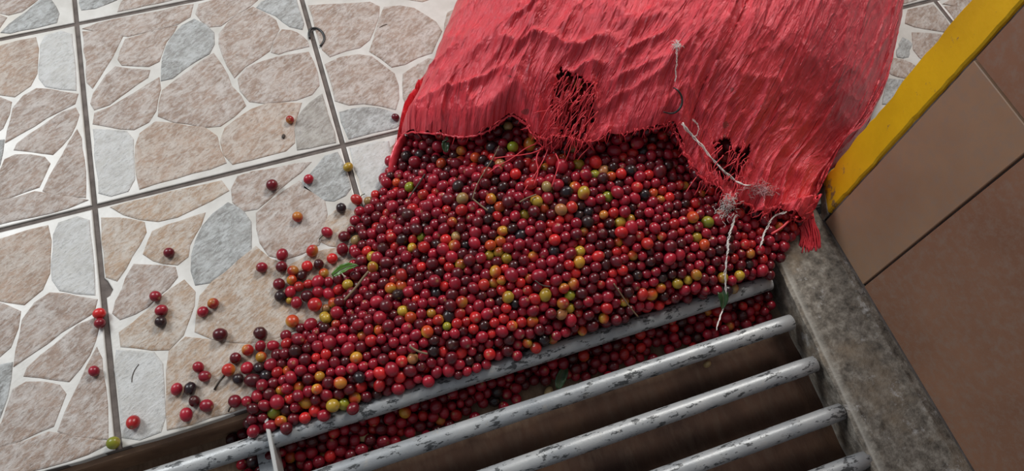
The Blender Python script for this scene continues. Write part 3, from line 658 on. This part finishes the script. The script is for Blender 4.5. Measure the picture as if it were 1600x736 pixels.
def place_cherry(i, label, group=None):
    me = VAR[kinds[i]][i % len(VAR[kinds[i]])]; o = link('coffee_cherry', me); o.location = pos[i]; o.scale = (R2[i],)*3 if True else None
    o.rotation_mode = 'QUATERNION'; o.rotation_quaternion = Quaternion(rand_rot()); tag(o, label, 'cherry', group); return o
cher = {}
for i in range(nS): cher[i] = place_cherry(i, SCAT[i][4], 'single cherries scattered on the floor tiles')
sel = [i for i in np.argsort(-area_vis) if i >= nS and area_vis[i] > 12][:300-nS]
LAND = [('the bright green leaf piece', 540, 420), ('the pale tan twig', 557, 450), ('the dark twig under the sack lip', 650, 292), ('the long yellowish stalk', 757, 268),
 ('the short tan twig', 750, 320), ('the stalk by the yellow cherry', 824, 309), ('the straight brown twig', 978, 470), ('the half buried tan twig', 653, 549), ('the dark crooked twig', 847, 446),
 ('the flat steel edge', 418, 690), ('the thin twine end', 1134, 470), ('the frayed white twine', 1140, 370), ('the curb end of the first bar', 1203, 441),
 ('the short white twine', 1200, 360), ('the red threads at the sack mouth', 840, 262), ('the big orange cherry by the sack mouth', 960, 270), ('the upper right green cherry', 950, 308),
 ('the green cherry low on the heap', 703, 506), ('the lower left green cherry', 425, 635), ('the dark leaf in the drain', 877, 587), ('the yellow cherry at mid heap', 801, 464),
 ('the green cherry left in the sack mouth', 644, 291), ('the green cherry at the upper left', 654, 379), ('the torn flap of the sack', 1085, 270), ('the lower left orange cherries', 490, 600)]
ORD = ['nearest', 'second nearest', 'third nearest', 'fourth nearest', 'fifth nearest', 'sixth nearest', 'seventh nearest', 'eighth nearest', 'ninth nearest', 'tenth nearest']
fam = {}
for i in sel:
    x, y = pp[i]; n_ = min(LAND, key=lambda L: (L[1]-x)**2+(L[2]-y)**2); dx, dy = x-n_[1], y-n_[2]
    low = pos[i][2] < -.012; dr = ('right of' if dx > 0 else 'left of') if abs(dx) > abs(dy) else ('below' if dy > 0 else 'above')
    fam.setdefault((kinds[i], dr, n_[0], low), []).append((dx*dx+dy*dy, i))
for (kk, dr, ld, low), lst in fam.items():
    lst.sort()
    for r_, (_, i) in enumerate(lst):
        txt = '%s%s%s cherry %s %s' % ((ORD[min(r_, 9)]+' ') if len(lst) > 1 else '', 'fallen ' if low else '', WORD[kk], dr, ld)
        cher[i] = place_cherry(i, txt, ('%s cherries fallen between the first two bars' if low else '%s cherries in the heap') % WORD[kk])
rest = np.array([i for i in range(nS, NA) if i not in set(sel)])
def cherry_mass(idx):
    SV, SF = cherry_template(12, 8); nv = len(SV); VV = []; CC = []
    for i in idx:
        q = Quaternion(rand_rot()).to_matrix(); W = shape(SV, .98+.2*((i*37) % 11)/11, 0)*R2[i]; VV.append(W@np.array(q).T+pos[i]); CC.append(tint(SV, kinds[i], int(i)))
    VV = np.vstack(VV); CC = np.vstack(CC); fl = []; lt = []
    base = [list(f) for f in SF]; loops = np.concatenate([np.array(f) for f in base]); lens = np.array([len(f) for f in base])
    me = bpy.data.meshes.new('cherry_heap'); n = len(idx); me.vertices.add(len(VV)); me.vertices.foreach_set('co', VV.astype(np.float32).ravel())
    L = (loops[None, :]+(np.arange(n)*nv)[:, None]).ravel(); me.loops.add(len(L)); me.loops.foreach_set('vertex_index', L.astype(np.int32))
    tl = np.tile(lens, n); me.polygons.add(len(tl)); me.polygons.foreach_set('loop_start', np.r_[0, np.cumsum(tl)[:-1]].astype(np.int32)); me.polygons.foreach_set('loop_total', tl.astype(np.int32))
    me.update(calc_edges=True); me.validate(); me.polygons.foreach_set('use_smooth', [True]*len(me.polygons)); add_tint(me, CC); me.materials.append(M['cherry']); return me
tag(link('coffee_cherries', cherry_mass(rest)), 'mass of smaller and half hidden coffee cherries heaped out of the red sack', 'cherries', kind='stuff')
def stem_on(i, to_px, r=.0009, mat='twigdark', off=.003):
    a = Vector(pos[i]); b = Vector(unp(to_px, off)); d = (b-a).normalized(); s = a+d*R2[i]*.8; mid = (s+b)/2+Vector((0, 0, .002))
    V, F = tubes([[s-a, mid-a, b-a]], [[r*1.3, r, r*1.2]], 6); V = [np.array(cher[i].rotation_quaternion.inverted() @ Vector(v))/R2[i] for v in V]
    link('stem', mesh('stem', V, F), cher[i], M[mat])
stem_on(28, (335, 609), .0012); stem_on(27, (357, 643), .001); stem_on(44, (499, 374), .0007, 'stem'); stem_on(71, (570, 303), .0006, 'stem')
# ------------------------------------------------------------------ the sack
NU, NV = 460, 300
lip0 = smoothline(np.array(lip_px, float), 1); lipq = resample(lip0, 260)
lipq[3:-3] += rg.normal(0, .9, (len(lipq)-6, 2))
gapf = lambda x: .005+.003*sstep(930, 980, x)*(1-sstep(1030, 1060, x))
L3 = np.array([hit(q, gapf(q[0])) for q in lipq])
L3[0] = (*SL[0], 0.0)
lip_plan = L3[:, :2].copy(); lip_plan[0] = SL[0]; lip_plan[-1] = SR[0]
us = np.linspace(0, 1, NU); us = .5-.5*np.cos(math.pi*us)*(.55)-.0; us = (us-us[0])/(us[-1]-us[0])
us = .45*us+.55*np.linspace(0, 1, NU); us = (us-us.min())/(us.max()-us.min())
vs = np.linspace(0, 1, NV)**1.35
def along(line, t):
    s = np.r_[0, np.cumsum(np.linalg.norm(np.diff(line, axis=0), axis=1))]; s /= s[-1]; return np.stack([np.interp(t, s, line[:, k]) for k in range(line.shape[1])], 1)
Lp = along(lip_plan, us); Bp = along(SBs, us); Wl = along(SLs, vs); Wr = along(SRs, vs)
u = us[None, :, None]; v = vs[:, None, None]
PL = (1-v)*Lp[None]+v*Bp[None]+(1-u)*Wl[:, None]+u*Wr[:, None]-((1-u)*(1-v)*SL[0]+u*(1-v)*SR[0]+(1-u)*v*SL[-1]+u*v*SR[-1])
flat = PL.reshape(-1, 2); Z = ZB(flat).reshape(NV, NU)
U2, V2 = np.meshgrid(us, vs); lpx = np.interp(us, np.linspace(0, 1, len(lipq)), lipq[:, 0])[None, :]
near = np.exp(-V2/.10); edge = sstep(0, .03, np.minimum(U2, 1-U2))
gap = gapf(lpx)*near+.0055*(1-near)
# long creases run with the length of the sack, gathered near the mouth
drift = U2+.05*np.sin(V2*5+1)*(1-V2)+.035*vnoise(U2*9, V2*11, 4)+.012*vnoise(U2*30, V2*26, 14)
mask = sstep(.3, .7, vnoise(U2*9, V2*8, 31)); mask2 = sstep(.35, .7, vnoise(U2*14+3, V2*16, 32))
c1 = (1-np.abs(2*vnoise(drift*46, V2*5, 1)-1))**3; cw = (1-np.abs(2*vnoise(U2*19+V2*9, V2*13-U2*5, 17)-1))**4
c2 = (1-np.abs(2*vnoise(drift*95, V2*11, 2)-1))**3; c3 = vnoise(U2*7, V2*7, 3)
right = sstep(.60, .9, U2)*np.exp(-V2/.16); left = (1-sstep(.05, .25, U2))
wr = .0062*c1*(.25+.75*np.exp(-V2/.3))*(.25+.75*mask)+.0028*c2*mask2+.007*(c3-.4)*(1-near*.5)+.006*cw*np.exp(-V2/.25)+.014*right*(c1-.1)
tr = (1-np.abs(2*vnoise(U2*11+V2*6, V2*34-U2*9, 6)-1))**3; wr += .0055*(1-.5*sstep(.4, .7, U2))*tr*np.exp(-((V2-.10)/.09)**2)+.003*tr*(1-sstep(.1, .6, U2))
fine = .0017*(vnoise(U2*230+V2*30, V2*75, 8)-.5)+.0016*(vnoise(U2*120+V2*70, V2*150, 9)-.5)
Zs = Z+(gap+(wr+fine))*edge*(1-.0*V2)
bulge = (.024*sstep(615, 660, lpx)*(1-sstep(790, 850, lpx))+.008*sstep(925, 960, lpx)*(1-sstep(1030, 1052, lpx))); Zs += bulge*sstep(0, .022, V2)**.6*np.exp(-V2/.10)*(.75+.5*vnoise(U2*24, V2*20, 21))*edge; Zs -= .003*np.clip(1-V2/.008, 0, 1)**2*edge
Zs = np.maximum(Zs, .0006)
VS = np.concatenate([PL, Zs[..., None]], 2).reshape(-1, 3)
ids = np.arange(NU*NV).reshape(NV, NU); quads = np.stack([ids[:-1, :-1], ids[:-1, 1:], ids[1:, 1:], ids[1:, :-1]], -1).reshape(-1, 4)
cen = VS[quads].mean(1); cpx, _ = proj(cen)
def jag(poly, p, amp, sd): 
    n = np.stack([vnoise(p[:, 0]*.22, p[:, 1]*.05, sd)-.5, vnoise(p[:, 0]*.22, p[:, 1]*.05, sd+3)-.5], 1)*amp; return inpoly(p+n, poly)
H1 = [(866,118),(880,111),(900,116),(915,128),(930,130),(934,150),(926,180),(922,205),(912,232),(880,232),(872,205),(866,190),(862,165),(872,150),(866,135)]
H2 = [(1112,222),(1128,216),(1142,220),(1152,232),(1166,228),(1170,245),(1160,268),(1152,284),(1138,282),(1122,272),(1108,262),(1118,245)]
hole = jag(H1, cpx, 16, 1) | jag(H2, cpx, 14, 2)
inner = (vnoise(cpx[:, 0]*.45+cpx[:, 1]*.15, cpx[:, 1]*.035, 12) > .63) & (inpoly(cpx, H1))
quads = quads[~(hole & ~inner)]
me = bpy.data.meshes.new('sack_cloth'); me.from_pydata([tuple(p) for p in VS.tolist()], [], quads.tolist()); me.update(); me.polygons.foreach_set('use_smooth', [True]*len(me.polygons))
uvl = me.uv_layers.new(name='uv'); lv = np.empty(len(me.loops), np.int32); me.loops.foreach_get('vertex_index', lv)
uvg = np.stack([U2*.65, V2*.9], -1).reshape(-1, 2); uvl.data.foreach_set('uv', uvg[lv].astype(np.float32).ravel())
bm = bmesh.new(); bm.from_mesh(me); bmesh.ops.delete(bm, geom=[x for x in bm.verts if not x.link_faces], context='VERTS')
bm.normal_update()
if sum(f.normal.z for f in bm.faces) < 0: bmesh.ops.reverse_faces(bm, faces=bm.faces[:])
bm.to_mesh(me); bm.free()
sack = link('sack', None); sack.location = (0, 0, 0)
tag(sack, 'torn red woven plastic sack lying on its side, spilling coffee cherries', 'sack')
cloth = link('cloth', me, sack, M['sack']); so = cloth.modifiers.new('thick', 'SOLIDIFY'); so.thickness = .0009; so.offset = -1
_ck = kdtree.KDTree(len(VS)//2+1)
for n_, i_ in enumerate(range(0, len(VS), 2)): _ck.insert((VS[i_, 0], VS[i_, 1], 0), i_)
_ck.balance()
def ZC(p):
    zb = ZB(p[:2])[0]; near_ = _ck.find_n((p[0], p[1], 0), 4)
    zs = [VS[i_, 2] for _, i_, d_ in near_ if d_ < .004]
    return max([zb]+zs)
# left edge of the mouth: a narrow upright fold of cloth down to the floor
hem = resample(smoothline(np.array([(627,212),(617,226),(611,242),(608,258),(610,274),(617,290)], float), 2), 30); HV = []; tt = np.linspace(0, 1, 30)
for k, (q, t) in enumerate(zip(hem, tt)):
    top = .036*(1-t)**.8+.006*math.sin(math.pi*t)+.004; P = unp(q, top); w_ = .0035+.0055*math.sin(math.pi*min(1, t+.12)); wob = .0012*math.sin(k*1.3)
    HV += [(P[0]-.001, P[1], 0.0005), (P[0]-.0025+wob, P[1], top*.55), (P[0], P[1], top), (P[0]+w_*.7+wob, P[1]+.001, top*.97), (P[0]+w_*1.5, P[1]+.002, max(.001, top-.012-wob))]
HF = [(a*5+b, a*5+b+1, a*5+b+6, a*5+b+5) for a in range(29) for b in range(4)]
hm = link('mouth_fold', mesh('mouth_fold', HV, HF), sack, M['sack']); hs2 = hm.modifiers.new('thick', 'SOLIDIFY'); hs2.thickness = .0008
for a_, b_ in ((2, 88), (136, 182), (190, 214), (232, 256)):
    P = L3[a_:b_].copy(); P[:, 2] += .0012; P[:, 0] += .0007*np.sin(np.arange(len(P))*1.1); r_ = .0011+.0011*vnoise(np.arange(len(P))*.45, a_, 3)
    V, F = tubes([P], [r_], 7); link('rolled_hem', mesh('rolled_hem', V, F), sack, M['sack'])
# threads
def surf(px, off=.002):
    z = .08
    for _ in range(16):
        P = unp(px, z); z = .5*z+.5*(ZC(P)+off)
    return unp(px, z)
def wig(a, b, n=6, amp=.003, lift=.004, off=.004):
    """a loose thread lying over the surface between two image points"""
    a = np.array(a, float); b = np.array(b, float); out = []; nx, ny = rnd.uniform(-1, 1), rnd.uniform(-1, 1); ph = rnd.uniform(0, 6)
    pts = np.array([a+(b-a)*t for t in np.linspace(0, 1, n)]); A = surf(a, off); B = surf(b, off)
    for k, t in enumerate(np.linspace(0, 1, n)):
        P = A+(B-A)*t; P = P.copy(); P[0] += amp*math.sin(ph+t*5)*nx; P[1] += amp*math.cos(ph+t*4)*ny
        P[2] = max(P[2], ZC(P)+off*.4)+lift*math.sin(math.pi*t); out.append(P)
    return np.array(out)
lines = []; rad = []
for k in range(120):       # across the first tear
    x = rnd.uniform(862, 934); y = rnd.uniform(118, 215); a = rnd.gauss(.35, .5); L = rnd.uniform(14, 46)
    lines.append(wig((x, y), (x-math.sin(a+.6)*L*.7, y+math.cos(a)*L), 6, .003, rnd.uniform(0, .005), .001)); rad.append(rnd.uniform(.00035, .0008))
for k in range(60):       # around the second tear
    x = rnd.uniform(1098, 1176); y = rnd.uniform(212, 285); a = rnd.gauss(.25, .5); L = rnd.uniform(12, 34)
    lines.append(wig((x, y), (x-math.sin(a)*L, y+math.cos(a)*L), 6, .003, rnd.uniform(0, .004), .001)); rad.append(rnd.uniform(.0004, .0008))
for k in range(230):      # fray along the mouth
    j = rnd.randrange(4, len(lipq)-6); q = lipq[j]
    if q[0] < 840 and rnd.random() < .7: continue
    L = rnd.uniform(4, 13)*(1.8 if 850 < q[0] < 935 or 1085 < q[0] < 1140 else 1); a = rnd.uniform(-1.3, .9)
    lines.append(wig(q+np.array((rnd.uniform(-3, 3), -4)), (q[0]+math.sin(a)*L, q[1]+math.cos(a)*L), 4, .002, .001, .005)); rad.append(rnd.uniform(.0003, .0007))
for k in range(26):       _ck = kdtree.KDTree(len(VS)//2+1)
for n_, i_ in enumerate(range(0, len(VS), 2)): _ck.insert((VS[i_, 0], VS[i_, 1], 0), i_)
_ck.balance()
def ZC(p):
    zb = ZB(p[:2])[0]; near_ = _ck.find_n((p[0], p[1], 0), 4)
    zs = [VS[i_, 2] for _, i_, d_ in near_ if d_ < .004]
    return max([zb]+zs)
# left edge of the mouth where it meets the floor
    q = (rnd.uniform(622, 640), rnd.uniform(150, 200)); lines.append(wig((q[0]+14, q[1]), (q[0]+rnd.uniform(-2, 6), q[1]+rnd.uniform(-6, 8)), 4, .002, .001, .004)); rad.append(.0004)
V, F = tubes(lines, rad, 4); tag(link('frayed_threads', mesh('frayed_threads', V, F), sack, M['thread']), 'frayed red threads around the tears and the mouth', kind='stuff')
for pts, r in [([(862,222),(838,240),(812,245),(790,246),(768,248)], .0008), ([(858,226),(852,246),(838,272),(826,288),(818,300)], .0007), ([(845,222),(822,232),(800,250),(775,262),(762,272)], .0007),
               ([(846,230),(836,250),(842,268),(834,290)], .0009), ([(868,240),(874,255),(868,275),(862,292)], .0008), ([(828,206),(838,222),(850,232)], .0008), ([(1092,272),(1080,288),(1072,300)], .0006),
               ([(1246,338),(1232,346),(1220,358),(1205,366)], .0018)]:
    q = resample(smoothline(np.array(pts, float), 1), 14); P = np.array([surf(x, .004+r) for x in q]); P[:, 2] += .003*np.sin(np.linspace(0, math.pi, 14))
    V, F = tubes([P], [r], 5); link('loose_thread', mesh('loose_thread', V, F), sack, M['thread'])
# twisted tail hanging on the concrete
tl_l = []; tl_r = []
for k in range(46):
    t0 = rnd.random(); x0 = 1244+26*t0; x1 = 1250+26*t0+rnd.uniform(-3, 5); x2 = 1251+24*t0+rnd.uniform(-6, 10); y2 = 384+rnd.uniform(-4, 10)+t0*4
    pts = [(x0, 332), (x0+2+rnd.uniform(-3, 3), 348), (x1, 364), (x2, y2)]; q = resample(smoothline(np.array(pts, float), 1), 9)
    lift = rnd.uniform(.001, .008); P = np.array([unp(x, .0015+max(0, (352-x[1]))*.00045+lift*math.sin(1+3*i/9)) for i, x in enumerate(q)]); tl_l.append(P); tl_r.append(rnd.uniform(.0006, .0018))
V, F = tubes(tl_l, tl_r, 5, .6); tag(link('torn_tail', mesh('torn_tail', V, F), sack, M['sack']), 'twisted frayed tail of the sack edge lying on the concrete')
# twine stitched through the mouth
def twine(pts, r, name, off=.003, seed=0, strands=3, mat='twine', parent=sack):
    q = resample(smoothline(np.array(pts, float), 2), 40); P = np.array([surf(x, off+r) for x in q]); T_ = np.gradient(P, axis=0); ls = []
    for s in range(strands):
        a = np.linspace(0, 26, 40)+s*2*math.pi/strands; W = P.copy(); W[:, 0] += np.cos(a)*r*.8; W[:, 2] += np.sin(a)*r*.8; W[:, 1] += .0006*(vnoise(a, s, seed)-.5); W += (np.stack([vnoise(a*.7, s, seed+1), vnoise(a*.7, s+9, seed+2), vnoise(a*.7, s+5, seed+3)*0+.5], 1)-.5)*.003; ls.append(W)
    V, F = tubes(ls, [r*.45*(.6+.8*vnoise(np.linspace(0, 9, 40), s, seed+4)) for s in range(strands)], 5); return link(name, mesh(name, V, F), parent, M[mat])
tag(twine([(1066,192),(1076,206),(1092,222),(1112,248),(1128,264),(1142,278),(1156,288),(1172,290)], .0012, 'twine', .002), 'pinkish white twine across the second tear')
tag(twine([(1057,70),(1058,92),(1056,112),(1055,128)], .0006, 'twine', .0015), 'thin pale string hanging from a white knot')
tag(twine([(1148,338),(1145,352),(1139,368),(1137,388),(1136,400)], .0013, 'twine', .004), 'frayed white twine over the heap')
tag(twine([(1136,400),(1133,425),(1134,455),(1137,470),(1128,488),(1121,505),(1120,516)], .0009, 'twine', .004), 'thin end of the white twine above the first bar')
tag(twine([(1228,332),(1214,334),(1204,344),(1198,358),(1192,370),(1188,386)], .0013, 'twine', .005), 'short white twine by the torn corner')
tag(twine([(1082,186),(1092,196),(1091,210),(1083,214)], .0004, 'twine', .0015), 'thin loop of pale thread')
def fluff(cx, cy, sx, sy, n, name, label, off=.006, mat='fluff'):
    ls = []
    for k in range(n):
        x = cx+rnd.gauss(0, sx); y = cy+rnd.gauss(0, sy); a = rnd.uniform(0, 6.3); L = rnd.uniform(4, 11)
        ls.append(wig((x, y), (x+math.cos(a)*L, y+math.sin(a)*L), 5, .002, rnd.uniform(0, .004), off)[:]); 
    V, F = tubes(ls, [.00028]*n, 3); tag(link(name, mesh(name, V, F), sack, M[mat]), label, kind='stuff')
fluff(1190, 298, 11, 5, 140, 'lint', 'pinkish lint tuft on the torn corner', .003)
fluff(1137, 322, 7, 9, 110, 'lint', 'grey white lint tuft at the mouth edge', .008, 'twine')
fluff(1057, 71, 2.2, 2.2, 34, 'knot', 'small white knot on the sack', .002, 'twine')
# ------------------------------------------------------------------ small loose things
def ribbon(name, pts, r, mat, label, cat, off=.004, group=None, world=None, prof=None, zfun=None):
    q = resample(smoothline(np.array(pts, float), 2), 24); P = np.array([(zfun(x) if zfun else surf(x, off)) for x in q])
    base = P.mean(0); base[2] = P[:, 2].min(); pr = np.full(24, r) if prof is None else r*prof(np.linspace(0, 1, 24))
    V, F = tubes([P-base], [pr], 8); o = link(name, mesh(name, V, F), None, M[mat]); o.location = base; return tag(o, label, cat, group)
fz = lambda h: (lambda x: unp(x, h))
ribbon('plastic_hook', [(1052,137),(1060,141),(1066,152),(1066,164),(1058,175),(1048,178),(1037,175)], .0011, 'black', 'black curved plastic hook lying on the red sack below the white knot', 'hook', .003, prof=lambda t: .5+.8*np.sin(np.pi*np.clip(t*.9+.05, 0, 1)))
ribbon('plastic_ring', [(484,60),(482,50),(487,44),(496,44),(504,50),(508,60),(503,70),(500,72)], .0017, 'black', 'black open plastic ring lying across the grout line near the top', 'ring', zfun=fz(.002))
ribbon('plant_fibre', [(217,569),(210,578),(206,590),(206,597)], .0005, 'twigdark', 'thin dark curved fibre on the chalk white stone', 'fibre', zfun=fz(.0016))
ribbon('plant_fibre', [(593,43),(600,39),(605,38)], .0005, 'twigdark', 'short dark fibre on the pinkish stone right of the plastic ring', 'fibre', zfun=fz(.0016))
def pebble(px, r, mat, label, name='crumb', cat='crumb', z=0.0, sq=(1.2, .8, .6)):
    W = TV*np.array(sq)*r; o = link(name, mesh(name, W, TF), None, M[mat]); P = unp(px, z+r*.5); o.location = P; o.rotation_euler[2] = rnd.uniform(0, 3); return tag(o, label, cat)
pebble((443, 213), .0032, 'twigdark', 'tiny black crumb on the pinkish stone left of the grout crossing', z=.0009)
pebble((1105, 569), .0052, 'bean', 'pale striped coffee bean hanging under the second grate bar', 'coffee_bean', 'bean', -.030, (1, .8, 1.4))
pebble((1127, 718), .004, 'bean', 'tiny tan bean husk under the fourth grate bar', 'bean_husk', 'husk', -.03, (1.2, .7, .7))
pebble((857, 614), .0062, 'bean', 'pale bean lying on the drain bottom beside the dark leaf', 'coffee_bean', 'bean', -.059, (1.5, .9, .6))
pebble((570, 684), .006, 'bean', 'pale bean among the fallen cherries beside the flat steel edge', 'coffee_bean', 'bean', -.045, (1.4, .9, .6))
tw = [([(576,424),(566,436),(554,452),(538,469)], .0016, 'twig', 'pale tan twig on the rim of the heap below the green leaf', .008),
      ([(664,272),(655,286),(645,300),(638,311)], .0011, 'twigdark', 'dark thin twig beside the green cherry under the sack lip', .006),
      ([(739,311),(750,320),(762,329)], .0011, 'twig', 'short tan twig high on the heap', .005),
      ([(780,228),(772,245),(757,268),(744,290),(738,312)], .0007, 'twig', 'long thin yellowish stalk coming out of the sack mouth', .006),
      ([(812,316),(824,309),(838,304)], .001, 'twig', 'short tan stalk beside a yellow cherry', .006),
      ([(959,443),(972,462),(984,480),(997,495)], .0009, 'twig', 'straight brown twig low on the heap above the first bar', .006),
      ([(640,541),(652,549),(668,553)], .0014, 'twig', 'tan twig half buried low on the heap', .004),
      ([(836,438),(846,446),(860,448)], .0008, 'twigdark', 'dark crooked twig in the middle of the heap', .005)]
for pts, r, m, l, off in tw: ribbon('twig', pts, r, m, l, 'twig', off)
ribbon('glint_strand', [(395,668),(390,680),(384,692)], .0007, 'bright', 'thin bright strand modelling a water glint above the first bar at the heap end', 'strand', zfun=fz(-.01))  # water glint built as a thin bright strand
def leaf(pts_axis, width, mat, label, zf, bend=.004):
    ax = resample(smoothline(np.array(pts_axis, float), 2), 14); P = np.array([zf(x) for x in ax]); base = P.mean(0); base[2] = P[:, 2].min(); V = []; F = []
    T_ = np.gradient(P, axis=0); n = 14
    for i in range(n):
        t = i/(n-1); wd = width*math.sin(math.pi*min(1, t*.93+.07))**.75*(1-.25*t); s = np.cross(T_[i], (0, 0, 1)); s /= np.linalg.norm(s)
        for k in range(-3, 4):
            f = k/3; V.append(P[i]-base+s*wd*f+np.array((0, 0, .0022*abs(f)**1.3*math.sin(math.pi*t)+.0007*math.sin(i*1.7)*abs(f))))
    for i in range(n-1):
        for k in range(6): a = i*7+k; F.append((a, a+1, a+8, a+7))
    o = link('leaf', mesh('leaf', V, F), None, M[mat]); o.location = base; md = o.modifiers.new('t', 'SOLIDIFY'); md.thickness = .0004
    vn, fn = tubes([P-base+np.array((0, 0, .0004))], [.0005], 5); link('midrib', mesh('midrib', vn, fn), o, M['stem']); return tag(o, label, 'leaf')
leaf([(519,431),(530,423),(545,416),(560,415)], .0065, 'leaf', 'bright green leaf piece at the left rim of the heap', lambda x: surf(x, .012))
leaf([(1122,446),(1129,458),(1131,472),(1128,484)], .0075, 'leafdark', 'dark green leaf hanging over the first bar near the curb', lambda x: unp(x, .016-max(0, x[1]-462)*.0004))
leaf([(872,608),(875,594),(882,580),(884,566)], .0075, 'leafdark', 'dark glossy leaf on the drain bottom between the first two bars', lambda x: unp(x, -.042))
leaf([(697,238),(696,226),(699,214)], .0055, 'leafdark', 'dark leaf sprig in the shadow of the sack mouth', lambda x: surf(x, .002))
bpy.context.view_layer.update()
print('tris', sum(len(o.data.polygons) for o in bpy.data.objects if o.type == 'MESH'))
